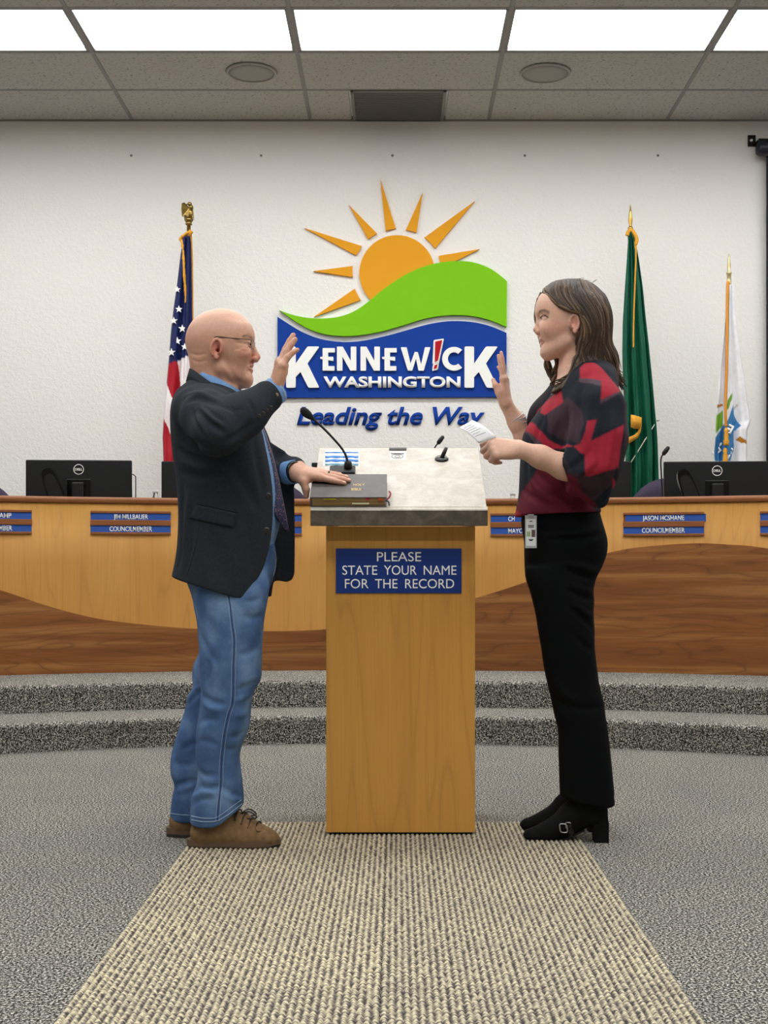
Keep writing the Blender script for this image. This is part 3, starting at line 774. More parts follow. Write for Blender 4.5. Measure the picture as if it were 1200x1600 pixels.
# green flag
FD2 = 8.42
gf, H = flag_pole('green_flag', 'dark green flag with gold fringe hanging from a spear-topped pole', 985, FD2, 358, 'spear')
def cr6(x, y): return (950 + x * .26882, 310 + y * .26875)
left = [cr6(*p) for p in ((105, 200), (108, 260), (100, 400), (88, 560), (78, 740), (74, 900), (78, 1060), (84, 1240), (88, 1400), (88, 1760))]
right = [cr6(*p) for p in ((128, 195), (152, 260), (168, 350), (195, 530), (212, 700), (232, 860), (250, 1040), (265, 1190), (276, 1320), (284, 1450), (288, 1560), (290, 1760))]
def g_col(px, py):
    c = np.tile(c4(12, 84, 62), (len(px), 1)); return c
cloth(gf, FD2, left, right, 366, 778, 3.1, .028, g_col, M['flag'], phase=2.2, seed=4)
def gp(x, y, off): return P(*cr6(x, y), FD2) - gf.location + Vector((0, off, 0))
MB().tube(catmull([gp(x, y, -.085) for x, y in ((150, 300), (146, 420), (141, 560), (136, 700), (134, 820), (134, 880))], 5), .0055, 6).build('gold_cord', M['gold_cloth'], gf)
MB().tube(catmull([gp(x, y, -.05) for x, y in ((104, 228), (112, 205), (130, 200), (148, 225), (158, 255), (150, 285), (150, 310))], 6), [.014] * 30 + [.010] * 7, 8).build('gathered_top', M['gold_cloth'], gf)
fr = [[gp(x, y, -.09), gp(x2, y2, -.075)] for (x, y), (x2, y2) in (((90, 1400), (96, 1440)), ((110, 1395), (112, 1430)), ((135, 1385), (138, 1415)), ((155, 1368), (160, 1400)), ((168, 1345), (178, 1362)), ((166, 1310), (182, 1322)), ((150, 1290), (180, 1290)), ((118, 1270), (120, 1295)))]
MB().sheet(fr, (0, -.01, 0)).build('gold_fringe', M['gold_cloth'], gf)
MB().sheet([[gp(116, 1268, -.1), gp(116, 1340, -.1)], [gp(135, 1272, -.105), gp(137, 1350, -.105)], [gp(158, 1278, -.1), gp(160, 1350, -.1)], [gp(180, 1284, -.095), gp(176, 1330, -.095)]], (0, -.008, 0)).build('gold_fringe', M['gold_cloth'], gf)
MB().tube([gp(122, 1540, -.16), gp(272, 1304, -.10)], .0035, 6).build('tie_string', plain('pale_string', srgb(206, 204, 190), .8), gf)
MB().ball(gp(272, 1300, -.10), .012, (1, 1, .7), 10).build('knot', plain('knot_string', srgb(186, 190, 170), .8), gf)
MB().lathe([(.014, 0), (.018, .004), (.018, .014), (.01, .02), (.009, .03), (.014, .06), (.009, .11), (.001, .165)], (0, 0, H - .005), 14).build('spear_finial', M['brass'], gf)
gf.children[-1].scale = (1, .45, 1)

# white flag with printed emblem
FD3 = 8.30
wf, H = flag_pole('white_flag', 'white flag printed with a blue and green emblem, gold cord hanging down it', 1139, FD3, 446, 'spear_white')
def cr7(x, y): return (1090 + x * .14379, 560 + y * .14375)
left = [cr6(*p) for p in ((680, 505), (676, 560), (664, 740), (645, 900), (628, 1060), (618, 1180), (606, 1340), (597, 1480), (600, 1560), (610, 1700))]
right = [cr6(*p) for p in ((722, 505), (724, 560), (730, 700), (745, 800), (765, 950), (785, 1080), (800, 1180), (818, 1300), (800, 1350), (798, 1560), (798, 1700))]
def w_col(px, py):
    c = np.tile(c4(232, 232, 236), (len(px), 1))
    for col, poly in (((62, 128, 184), [(150, 890), (262, 745), (300, 690), (365, 510), (370, 610), (455, 740), (380, 805), (385, 1000), (330, 1120), (160, 1120), (138, 1040)]),
                      ((110, 160, 40), [(170, 640), (262, 570), (258, 740), (155, 835)]), ((100, 150, 40), [(292, 540), (310, 450), (358, 380), (350, 450), (300, 580)]),
                      ((176, 116, 30), [(172, 520), (262, 500), (262, 520), (172, 560)]), ((176, 116, 30), [(400, 890), (440, 855), (500, 900), (515, 940), (440, 920)]),
                      ((200, 190, 180), [(370, 560), (415, 495), (425, 520), (380, 570)])):
        c[polymask(px, py, [cr7(*p) for p in poly])] = c4(*col)
    return c
wc = cloth(wf, FD3, left, right, 447, 760, 2.4, .022, w_col, M['flag'], phase=3.4, nu=80, nv=190, seed=9)
fv = np.array([v.co for v in wc.data.vertices])
for chx, chy, ch, rot, sz in ((228, 985, 'E', -2.3, 13), (250, 930, 'I', -2.3, 14), (345, 740, 'E', -2.7, 13), (350, 985, 'S', -2.7, 10), (300, 1050, 'H', -2.7, 9)):
    q = P(*cr7(chx, chy), FD3) - wf.location; me = text_mesh(ch, sz * FD3 / F, .012, .03)
    lo = link('printed_letter', me, M['white'], wc); k = np.argmin((fv[:, 0] - q.x) ** 2 + (fv[:, 2] - q.z) ** 2)
    lo.location = (q.x, fv[k, 1] - .0, q.z); lo.rotation_euler = (0, rot, 0)
def wp(x, y, off): return P(*cr7(x, y), FD3) - wf.location + Vector((0, off, 0))
MB().tube(catmull([P(1138, 447, FD3) - wf.location + Vector((0, -.02, 0)), P(1133.5, 452, FD3) - wf.location + Vector((0, -.05, 0)), P(1131, 560, FD3) - wf.location + Vector((0, -.075, 0)), wp(270, 400, -.085), wp(264, 600, -.09), wp(272, 760, -.09)], 6), .0095, 8).build('gold_cord', plain('gold_cord_thread', srgb(212, 138, 34), .55), wf)
for ya, yb in ((770, 960), (985, 1130)):
    MB().lathe([(.006, 0), (.016, -.02), (.011, -.035), (.017, -.05), (.013, -.07), (.02, -.085), (.016, -.1), (.02, -(yb - ya) * .14375 * FD3 / F)], wp(272 if ya < 900 else 262, ya, -.09), 12).build('tassel', M['gold_cloth'], wf)
MB().lathe([(.02, -.02), (.02, -.012), (.014, -.008), (.014, .07), (.018, .075), (.018, .085), (.008, .09), (.013, .12), (.008, .17), (.001, .21)], (0, 0, H), 14).build('spear_finial', plain('bright_brass', srgb(206, 190, 146), .42, .8), wf)
# ------------------------------------------------------------------ lectern
LX, LY = 0.0123, 4.113
lec = thing('lectern', 'maple lectern with a slanted stone-patterned top and a blue sign on its front', 'lectern', (LX, LY, 0))
HWB = .2395
M['stone'] = None
def stone(name, a, b, c, rough):
    t = NT(name); v = t.coord(); n = t.noise(v, 16, 5, .65, .8); n2 = t.noise(v, 130, 3, .6)
    col = t.ramp(n, [(.34, a), (.5, b), (.66, c)]); t.base(t.mix(.35, col, t.ramp(n2, [(.35, (.75, .73, .7, 1)), (.65, (1.08, 1.08, 1.07, 1))]), 'MULTIPLY')); return t.set(rough, 0, .5)
M['stone'] = stone('pale_stone_laminate', srgb(182, 173, 161), srgb(192, 184, 173), srgb(204, 197, 187), .38)
M['stone_edge'] = stone('dark_stone_laminate_edge', srgb(70, 62, 54), srgb(84, 75, 65), srgb(104, 94, 82), .4)
MB().box(-HWB, HWB, 0, .02, .015, .9985, .0015).build('front_panel', M['maple2'], lec)
for s in (-1, 1):
    x = s * (HWB - .011)
    MB().prism([(x, .02, .015), (x, .40, .015), (x, .40, 1.21), (x, .02, 1.0)], (-.010, 0, 0), (.010, 0, 0)).build('side_panel', M['maple2'], lec)
MB().box(-HWB + .02, HWB - .02, .02, .38, .5, .52).build('shelf', M['maple2'], lec)
MB().box(-HWB + .02, HWB - .02, .02, .38, .03, .05).build('bottom_board', M['maple2'], lec)
MB().box(-HWB + .012, HWB - .012, .012, .39, 0, .016).build('plinth', M['black'], lec)
TF, TB = (4.06 - LY, 1.059), (4.49 - LY, 1.285)             # lower and upper edge of the slope (y, z)
TW = .2775
xo = (623.5 - CX) * 4.05 / F - LX
top = MB().prism([(xo - TW, TF[0], TF[1]), (xo - TW, TB[0], TB[1]), (xo - TW, TB[0], TB[1] - .04), (xo - TW, TF[0] + .03, .999), (xo - TW, TF[0], .999)], (0, 0, 0), (2 * TW, 0, 0))
top.build('slanted_top', M['stone'], lec)
edge = MB().box(xo - TW - .003, xo + TW + .003, TF[0] - .012, TF[0] + .0, .9985, 1.048, .002); edge.build('front_edge', M['stone_edge'], lec)
MB().prism([(xo - TW - .003, TF[0] - .012, 1.047), (xo - TW - .003, TF[0] - .0105, 1.051), (xo - TW - .003, TF[0] + .004, 1.0605), (xo - TW - .003, TF[0] + .004, 1.047)], (0, 0, 0), (2 * TW + .006, 0, 0)).build('front_lip', M['stone'], lec)
a, b = P(525, 857, LY), P(721, 927, LY)
sign = MB().box(a.x - LX, b.x - LX, -.004, 0, b.z, a.z, .0008).build('sign_plate', plain('navy_engraved_plate', srgb(10, 46, 120), .35), lec)
for txt, y, x0, x1 in (('PLEASE', 877, 589, 658), ('STATE', 898, 535, 589.4), ('YOUR', 898, 600, 651), ('NAME', 898, 662, 713), ('FOR', 919, 539, 576), ('THE', 919, 586, 621), ('RECORD', 919, 633, 709.5)):
    me = text_mesh(txt, 14.2 * LY / F, .0012, .0, 0, 1.0, 'LEFT', 1.0)
    k = (x1 - x0) * LY / F / me['w']
    for v_ in me.vertices: v_.co.x *= k
    q = P(x0, y, LY); lo = link('lettering', me, M['white'], sign); lo.location = (q.x - LX, -.004, q.z)

SU = Vector((0, .43, .226)).normalized(); SN = Vector((0, -SU.z, SU.y))
S0 = Vector((0, 4.06, 1.059))
def slope(px, py, up=0.0):
    """point of the slanted top that a photo pixel looks at"""
    best = None
    k = (CY - py) / F                      # z-HC = k*y ; on plane: (p-S0).SN = up
    # y*(SN.y + k*SN.z) = S0.SN + up - HC*SN.z
    y = (S0.dot(SN) + up - HC * SN.z) / (SN.y + k * SN.z)
    return P(px, py, y)
SROT = Matrix(((1, 0, 0), (0, SU.y, SN.y), (0, SU.z, SN.z))).to_euler()     # local x right, y up the slope, z off the slope

# items lying on the lectern
def quad_on_slope(name, lab, cat, corners, mat, th=.0008):
    pts = [slope(*c) for c in corners]; c0 = sum(pts, Vector()) / 4
    t = thing(name, lab, cat, c0)
    MB().prism([p - c0 for p in pts], SN * .0001, SN * th).build('card' if 'card' in name else 'plate', mat, t)
    return t, c0
card, c0 = quad_on_slope('striped_card', 'small blue and white striped card lying at the top of the lectern', 'card', ((505, 728), (561, 728), (562, 703), (508, 703)), plain('card_white', srgb(236, 238, 240), .6))
bl = plain('card_blue_ink', srgb(44, 116, 196), .6)
for y0, y1, wv_ in ((706, 708, .3), (712, 715.5, .5), (717.5, 721.5, .6), (724, 727, .5)):
    up = []; lo_ = []
    for k in range(13):
        x = 508 + 52 * k / 12; up.append(slope(x, y0 + wv_ * math.sin(k * 1.3), .0012) - c0); lo_.append(slope(x, y1 + wv_ * math.sin(k * 1.7 + 1), .0012) - c0)
    MB().sheet([up, lo_], SN * .0003).build('stripe', bl if y0 < 722 else plain('card_teal_ink', srgb(84, 140, 160), .6), card)
pl, c0 = quad_on_slope('notice_plate', 'small pale notice with dark bar and printed mark at the lectern\'s top edge', 'notice', ((610, 719), (634, 719), (635.5, 700.5), (608, 700.5)), plain('notice_white', srgb(226, 222, 214), .6))
dk = plain('notice_ink', srgb(58, 54, 52), .5)
MB().prism([slope(*q, .001) - c0 for q in ((608, 704), (635, 704), (635.3, 701), (608, 701))], (0, 0, 0), SN * .004).build('dark_bar', dk, pl)
for rx, ry, cyy, th in ((9, 3.2, 713, 1.0), (4, 1.6, 713, 1.0)):
    ring = [slope(621 + rx * math.cos(a_ * PI / 12), cyy + ry * math.sin(a_ * PI / 12), .0012) - c0 for a_ in range(25)]
    MB().tube(ring, .0012, 5, False).build('printed_mark', dk, pl)
MB().prism([slope(*q, .001) - c0 for q in ((611, 709.5), (631, 709.5), (631, 708.3), (611, 708.3))], (0, 0, 0), SN * .001).build('printed_mark', dk, pl)

# lectern microphone
mb = slope(544, 739); mic = thing('lectern_microphone', 'black gooseneck microphone clipped to the lectern top behind the book', 'microphone', mb)
bm_ = MB().box(-.062, .024, -.03, .03, .0, .016, .004); o = bm_.build('base', M['charcoal'], mic); o.rotation_euler = SROT
MB().lathe([(.012, .012), (.014, .02), (.0125, .035), (.007, .042)], (0, 0, 0), 16, tuple(SN * .3 + Vector((0, 0, 1)))).build('socket', M['black'], mic)
MB().lathe([(.0095, .036), (.0095, .040), (.006, .041)], (0, 0, 0), 14).build('indicator_ring', plain('green_indicator', srgb(70, 190, 90), .4), mic)
dmic = mb.y - .01
gp_ = [Vector((0, 0, .03))] + [P(x, y, dmic) - mb for x, y in ((543, 722), (540, 711), (532, 698), (515, 679), (500, 664), (486, 652))]
MB().tube(catmull(gp_, 8), .0042, 8).build('stem', M['black'], mic)
hd = gp_[-1]; dr = (gp_[-1] - gp_[-2]).normalized()
MB().lathe([(.005, -.012), (.008, -.004), (.0095, .0), (.0135, .012), (.0145, .026), (.011, .04), (.002, .046)], hd, 16, dr).build('foam_head', plain('black_foam', srgb(20, 20, 21), .95, bump=.5, bscale=900, bdist=.001), mic)
# round base with a stub
sb = slope(690, 718); st = thing('cable_grommet', 'round black holder with a slanted stub on the lectern top', 'holder', sb)
MB().lathe([(.024, 0), (.024, .004), (.02, .008), (.006, .009)], (0, 0, 0), 24, tuple(SN)).build('disc', M['gloss_black'], st)
MB().tube([SN * .004, Vector((.008, -.004, .022)), Vector((.016, 0, .04))], [.007, .0075, .006], 10).build('stub', M['black'], st)
MB().ball((.0165, 0, .041), .005, seg=8).build('tip', M['steel'], st)

# the book under the man's hand
BT, BL_, BW = .034, .18, .24
b0 = S0 + Vector((P(486, 792, 4.06).x, 0, 0)) + SN * .0005
book = thing('thick_book', 'thick leather-bound book with gilt lettering lying under the man\'s hand', 'book', b0); book.rotation_euler = SROT
leather = plain('grey_brown_leather', srgb(86, 80, 78), .5, var=.12, vscale=30, bump=.35, bscale=500, bdist=.0006)
MB().box(-.001, BW, -.002, BL_, BT - .004, BT, .0015).build('cover', leather, book)
MB().box(-.001, BW, -.002, BL_, 0, .003, .001).build('cover', leather, book)
MB().box(-.003, .003, -.002, BL_, .0, BT, .0025).build('spine', leather, book)
pg = NT('gilt_page_edges'); nn = pg.noise(pg.coord('Object', (2, 2, 900)), 1, 2); pg.base(pg.ramp(nn, [(.35, srgb(112, 84, 44)), (.6, srgb(170, 138, 84))])); pg.set(.55)
MB().box(.004, BW - .005, .001, BL_ - .004, .003, BT - .004).build('page_block', pg.m, book)
for x0, x1, z0, z1, col in ((.028, .055, .0255, .0285, (196, 180, 40)), (.12, .129, .025, .029, (190, 40, 80)), (.147, .157, .023, .029, (214, 90, 40)), (.09, .127, .0095, .0135, (240, 236, 200)), (.064, .076, .026, .028, (150, 150, 50))):
    MB().box(x0 * 1.45, x1 * 1.45, -.0032, .004, z0, z1).build('page_tab', plain('tab_paper', srgb(*col), .7), book)
gilt = plain('gilt_stamp', srgb(206, 176, 110), .35, .6)
for txt, x, y, h_ in (('HOLY', .150, .085, .017), ('BIBLE', .142, .050, .017)):
    me = text_mesh(txt, h_, .0004, .01); lo = link('gilt_lettering', me, gilt, book); lo.location = (x, y, BT + .0001); lo.rotation_euler = (-PI / 2, 0, 0)
    for v_ in me.vertices: v_.co.x *= .55
bk = MB()
for k in range(3):
    bk.add([], [])
MB().tube(catmull([(BW - .01, .02, .012), (BW + .006, .03, .016), (BW + .012, .06, .018), (BW + .008, .09, .012)], 6), .0028, 6).build('ribbon', plain('red_ribbon', srgb(150, 30, 40), .6), book)
MB().tube(catmull([(BW - .01, .012, .02), (BW + .005, .008, .014), (BW + .008, .0, .004)], 6), .003, 6).build('ribbon', plain('blue_grey_ribbon', srgb(70, 80, 96), .6), book)

# ------------------------------------------------------------------ implicit surfaces for people and their clothes
def V3(*a): return np.array(a, np.float32)
class Sdf:
    def __init__(self): self.p = []
    def _add(self, fn, lo, hi, k, op): self.p.append((fn, np.array(lo, np.float32), np.array(hi, np.float32), k, op)); return self
    def ev(self, p):
        d = np.full(len(p), 0.3, np.float32)
        for fn, lo, hi, k, op in self.p:
            mg = .03 + k
            m = np.all((p > lo - mg) & (p < hi + mg), axis=1)
            if not m.any(): continue
            q = p[m]; dp = fn(q)
            if op == 'disp': d[m] += dp; continue
            a = d[m]
            if op == 'sub': dp = -dp; h = np.clip(.5 - .5 * (a - dp) / k, 0, 1); d[m] = a + (dp - a) * h + k * h * (1 - h)
            else: h = np.clip(.5 + .5 * (dp - a) / k, 0, 1); d[m] = dp + (a - dp) * h - k * h * (1 - h)
        return d
    def ell(self, c, r, k=.01, op='add', rot=None):
        c = np.array(c, np.float32); r = np.array(r, np.float32); R = None if rot is None else np.array(rot, np.float32)
        def fn(p):
            q = p - c
            if R is not None: q = q @ R
            a = q / r; k0 = np.linalg.norm(a, axis=1); k1 = np.linalg.norm(a / r, axis=1); return k0 * (k0 - 1) / np.maximum(k1, 1e-6)
        m = r.max() if R is not None else r
        return self._add(fn, c - m, c + m, k, op)
    def cone(self, a, b, ra, rb, k=.01, op='add', flat=None):
        a = np.array(a, np.float32); b = np.array(b, np.float32); ab = b - a; L2 = float(ab @ ab) + 1e-9
        if flat is not None: fa = np.array(flat[0], np.float32); fa /= np.linalg.norm(fa); ff = 1 / flat[1] - 1
        def fn(p):
            q = p - a; t = np.clip(q @ ab / L2, 0, 1); v = q - t[:, None] * ab
            if flat is not None: v = v + np.outer(v @ fa, fa) * ff
            return np.linalg.norm(v, axis=1) - (ra + (rb - ra) * t)
        r = max(ra, rb); return self._add(fn, np.minimum(a, b) - r, np.maximum(a, b) + r, k, op)
    def chain(self, pts, rs, k=.01, op='add', flat=None, k0=None):
        for i in range(len(pts) - 1): self.cone(pts[i], pts[i + 1], rs[i], rs[i + 1], (k0 if (k0 is not None and i == 0) else k), op, flat)
        return self
    def loft(self, tab, k=.02, op='add', n=2.2, cap=.012, scale=1.0):
        """stack of superellipses; rows (z, xmin, xmax, yc, hw)"""
        T = np.array(sorted(tab), np.float64); z = T[:, 0]; zz = np.linspace(z[0], z[-1], 240); out = [zz]
        for c in range(1, 5):
            v_ = T[:, c]; s = np.gradient(v_, z)              # cubic Hermite through the rows
            i = np.clip(np.searchsorted(z, zz) - 1, 0, len(z) - 2); h = z[i + 1] - z[i]; t = (zz - z[i]) / h
            out.append((2 * t**3 - 3 * t**2 + 1) * v_[i] + (t**3 - 2 * t**2 + t) * h * s[i] + (-2 * t**3 + 3 * t**2) * v_[i + 1] + (t**3 - t**2) * h * s[i + 1])
        out = np.array(out)
        lo = (out[1].min(), (out[3] - out[4]).min(), z[0]); hi = (out[2].max(), (out[3] + out[4]).max(), z[-1])
        def fn(p):
            q = p[:, 2]; x0 = np.interp(q, zz, out[1]); x1 = np.interp(q, zz, out[2]); yc = np.interp(q, zz, out[3]); hw = np.interp(q, zz, out[4])
            a = np.maximum((x1 - x0) / 2, 1e-3); dx = np.abs(p[:, 0] - (x0 + x1) / 2) / a; dy = np.abs(p[:, 1] - yc) / hw
            r = (dx ** n + dy ** n) ** (1 / n); d = (r - 1) * np.minimum(a, hw); dz = np.maximum(q - zz[-1], zz[0] - q)
            h = np.clip(.5 - .5 * (d - dz) / cap, 0, 1); return (d + (dz - d) * h + cap * h * (1 - h)).astype(np.float32)
        return self._add(fn, lo, hi, k, op)
    def extr(self, poly, y0, y1, k=.01, op='add', rnd=.003):
        """polygon in the XZ plane extruded along Y"""
        A = np.array(poly, np.float32); B = np.roll(A, -1, 0)
        def fn(p):
            q = p[:, (0, 2)]; dm = np.full(len(p), 1e9, np.float32); ins = np.zeros(len(p), bool)
            for a, b in zip(A, B):
                e = b - a; w = q - a; t = np.clip(w @ e / max(float(e @ e), 1e-9), 0, 1); v_ = w - t[:, None] * e; dm = np.minimum(dm, (v_ * v_).sum(1))
                if a[1] != b[1]: ins ^= ((a[1] > q[:, 1]) != (b[1] > q[:, 1])) & (q[:, 0] < (b[0] - a[0]) * (q[:, 1] - a[1]) / (b[1] - a[1]) + a[0])
            d2 = np.where(ins, -np.sqrt(dm), np.sqrt(dm)); dy = np.abs(p[:, 1] - (y0 + y1) / 2) - (y1 - y0) / 2
            return np.minimum(np.maximum(d2, dy), 0) + np.hypot(np.maximum(d2, 0), np.maximum(dy, 0)) - rnd
        return self._add(fn, (A[:, 0].min(), y0, A[:, 1].min()), (A[:, 0].max(), y1, A[:, 1].max()), k, op)
    def disp(self, fn, lo, hi): return self._add(fn, np.minimum(lo, hi), np.maximum(lo, hi), 0.0, 'disp')
    def fold(self, a, b, w, amp, k=None):
        """crease (amp>0 pushes in) or ridge (amp<0) along a segment"""
        a = np.array(a, np.float32); b = np.array(b, np.float32); ab = b - a; L2 = float(ab @ ab) + 1e-9
        def fn(p):
            q = p - a; t = np.clip(q @ ab / L2, 0, 1); v_ = q - t[:, None] * ab; r2 = (v_ * v_).sum(1)
            return amp * np.exp(-r2 / (w * w)) * (.25 + .75 * np.sin(np.clip(t, .02, .98) * PI))
        return self._add(fn, np.minimum(a, b) - 2 * w, np.maximum(a, b) + 2 * w, 0.0, 'disp')
    def creases(self, items, d0, d1, gain=1.0):
        """folds drawn as photo-pixel strokes on the surface: (points, width, depth)"""
        paths = []
        cps = [catmull([(x, y_, 0) for x, y_ in it[0]], 3) for it in items]; al = [a for cp in cps for a in cp]
        P_, ok = self.hit([a.x for a in al], [a.y for a in al], d0, d1); k0 = 0
        for cp, (pts, w_, am) in zip(cps, items):
            paths.append(([a for a, o_ in zip(P_[k0:k0 + len(cp)], ok[k0:k0 + len(cp)]) if o_], w_, am * gain)); k0 += len(cp)
        for p, w_, am in paths:
            if len(p) < 2: continue
            A = np.array([tuple(a) for a in p], np.float32); n_ = len(A) - 1
            def fn(x, A=A, n_=n_, w_=w_, am=am):
                best = np.full(len(x), 1e9, np.float32); bt = np.zeros(len(x), np.float32)
                for i in range(n_):
                    ab = A[i + 1] - A[i]; qv = x - A[i]; t = np.clip(qv @ ab / max(float(ab @ ab), 1e-9), 0, 1); dd = ((qv - t[:, None] * ab) ** 2).sum(1); m = dd < best
                    best[m] = dd[m]; bt[m] = (i + t[m]) / n_
                return am * np.exp(-best / (w_ * w_)) * np.sin(np.clip(bt, .03, .97) * PI) ** .7
            self._add(fn, A.min(0) - 2 * w_, A.max(0) + 2 * w_, 0.0, 'disp')
        return self
    def mesh(self, lo, hi, hx, hy=None, hz=None, smooth=1):
        """sparse surface nets; hz may be a list of (z_limit, step) from the bottom up"""
        hy = hy or hx; hz = hz or [(hi[2], hx)]
        xs = np.arange(lo[0], hi[0] + hx * 9, hx, dtype=np.float32); ysl = np.arange(lo[1], hi[1] + hy * 9, hy, dtype=np.float32)
        z = [lo[2]]
        for lim, st_ in hz:
            while z[-1] < lim: z.append(z[-1] + st_)
        for _ in range(9): z.append(z[-1] + hz[-1][1])
        zs = np.array(z, np.float32); Bk = 8
        nb = [(len(a) - 1) // Bk for a in (xs, ysl, zs)]
        ci = [a[np.arange(n) * Bk] for a, n in zip((xs, ysl, zs), nb)]; ce = [a[np.arange(n) * Bk + Bk] for a, n in zip((xs, ysl, zs), nb)]
        g = np.stack(np.meshgrid(*[(a + b) / 2 for a, b in zip(ci, ce)], indexing='ij'), -1).reshape(-1, 3)
        hd_ = np.stack(np.meshgrid(*[(b - a) / 2 for a, b in zip(ci, ce)], indexing='ij'), -1).reshape(-1, 3)
        gi = np.stack(np.meshgrid(*[np.arange(n) for n in nb], indexing='ij'), -1).reshape(-1, 3)
        act = np.abs(self.ev(g)) < np.linalg.norm(hd_, axis=1) * 1.5 + .006
        gi = gi[act]; N = len(gi); ar = np.arange(Bk + 1)
        I = gi[:, 0, None] * Bk + ar; J = gi[:, 1, None] * Bk + ar; K = gi[:, 2, None] * Bk + ar
        pts = np.empty((N, 9, 9, 9, 3), np.float32)
        pts[..., 0] = xs[I][:, :, None, None]; pts[..., 1] = ysl[J][:, None, :, None]; pts[..., 2] = zs[K][:, None, None, :]
        V = np.empty((N, 9, 9, 9), np.float32); Vf = V.reshape(-1); pf = pts.reshape(-1, 3); CH = 400000
        for s in range(0, len(pf), CH): Vf[s:s + CH] = self.ev(pf[s:s + CH])
        ins = V < 0; cnt = np.zeros((N, 8, 8, 8), np.int8); acc = np.zeros((N, 8, 8, 8, 3), np.float32); ne = np.zeros((N, 8, 8, 8), np.float32)
        cor = [(a, b, c) for a in (0, 1) for b in (0, 1) for c in (0, 1)]
        for a, b, c in cor: cnt += ins[:, a:8 + a, b:8 + b, c:8 + c]
        mix = (cnt > 0) & (cnt < 8)
        n_, a_, b_, c_ = np.nonzero(mix)
        accm = np.zeros((len(n_), 3), np.float32); nem = np.zeros(len(n_), np.float32)
        for p0 in cor:
            for ax in range(3):
                if p0[ax]: continue
                p1 = list(p0); p1[ax] = 1
                v0 = V[n_, a_ + p0[0], b_ + p0[1], c_ + p0[2]]; v1 = V[n_, a_ + p1[0], b_ + p1[1], c_ + p1[2]]; ch = (v0 < 0) != (v1 < 0)
                t = np.where(ch, v0 / np.where(v0 == v1, 1, v0 - v1), 0)[:, None]
                q0 = pts[n_, a_ + p0[0], b_ + p0[1], c_ + p0[2]]; q1 = pts[n_, a_ + p1[0], b_ + p1[1], c_ + p1[2]]
                accm += np.where(ch[:, None], q0 + (q1 - q0) * t, 0); nem += ch
        vert = accm / nem[:, None]
        ny_, nz_ = nb[1] * Bk + 2, nb[2] * Bk + 2
        key = lambda i, j, k: ((i + 1).astype(np.int64) * (ny_ + 1) + (j + 1)) * (nz_ + 1) + (k + 1)
        gk = key(gi[n_, 0] * Bk + a_, gi[n_, 1] * Bk + b_, gi[n_, 2] * Bk + c_); so = np.argsort(gk); gk = gk[so]; vert = vert[so]
        faces = []
        for ax in range(3):
            s1 = [slice(0, 8)] * 3; s2 = list(s1); s2[ax] = slice(1, 9)
            A = ins[(slice(None), *s1)]; Bq = ins[(slice(None), *s2)]; en, ea, eb, ec = np.nonzero(A != Bq)
            i, j, k = gi[en, 0] * Bk + ea, gi[en, 1] * Bk + eb, gi[en, 2] * Bk + ec
            o1, o2 = [(1, 2), (2, 0), (0, 1)][ax]; quad = []
            for du, dv in ((0, 0), (1, 0), (1, 1), (0, 1)):
                q = [i, j, k]; q[o1] = q[o1] - du; q[o2] = q[o2] - dv; kk = key(*q); ix = np.searchsorted(gk, kk); ix = np.minimum(ix, len(gk) - 1)
                quad.append(np.where(gk[ix] == kk, ix, -1))
            Q = np.stack(quad, 1); fl = ~A[en, ea, eb, ec]; Q[fl] = Q[fl][:, ::-1]; faces.append(Q[(Q >= 0).all(1)])
        Fq = np.concatenate(faces)
        for _ in range(smooth):
            ac = np.zeros_like(vert); ct = np.zeros(len(vert), np.float32)
            for u in range(4):
                v0, v1 = Fq[:, u], Fq[:, (u + 1) % 4]
                for c in range(3):
                    ac[:, c] += np.bincount(v0, vert[v1, c], len(vert)) + np.bincount(v1, vert[v0, c], len(vert))
                ct += np.bincount(v0, minlength=len(vert)) + np.bincount(v1, minlength=len(vert))
            vert = vert * .5 + .5 * (ac / np.maximum(ct, 1)[:, None])
        m = bpy.data.meshes.new('surface'); m.vertices.add(len(vert)); m.vertices.foreach_set('co', vert.astype(np.float32).ravel())
        m.loops.add(len(Fq) * 4); m.loops.foreach_set('vertex_index', Fq.astype(np.int32).ravel())
        m.polygons.add(len(Fq)); m.polygons.foreach_set('loop_start', np.arange(len(Fq), dtype=np.int32) * 4)
        m.polygons.foreach_set('use_smooth', np.ones(len(Fq), bool)); m.update(calc_edges=True)
        m['verts'] = len(vert); self.vert = vert
        return m
    def hit(self, px, py, d0, d1, off=0.0):
        """first surface point along the line of sight of photo pixels (arrays), lifted by off towards the viewer"""
        px = np.atleast_1d(np.asarray(px, np.float32)); py = np.atleast_1d(np.asarray(py, np.float32)); d = np.full(len(px), d0, np.float32); done = np.zeros(len(px), bool)
        for _ in range(90):
            p = np.stack([(px - CX) * d / F, d, HC - (py - CY) * d / F], 1); s = self.ev(p); done |= s < .0006
            d = np.where(done, d, np.minimum(d + np.clip(s * .8, .0008, .05), d1))
        d = d - off
        return [Vector(((a - CX) * c / F, c, HC - (b - CY) * c / F)) for a, b, c in zip(px, py, d)], done


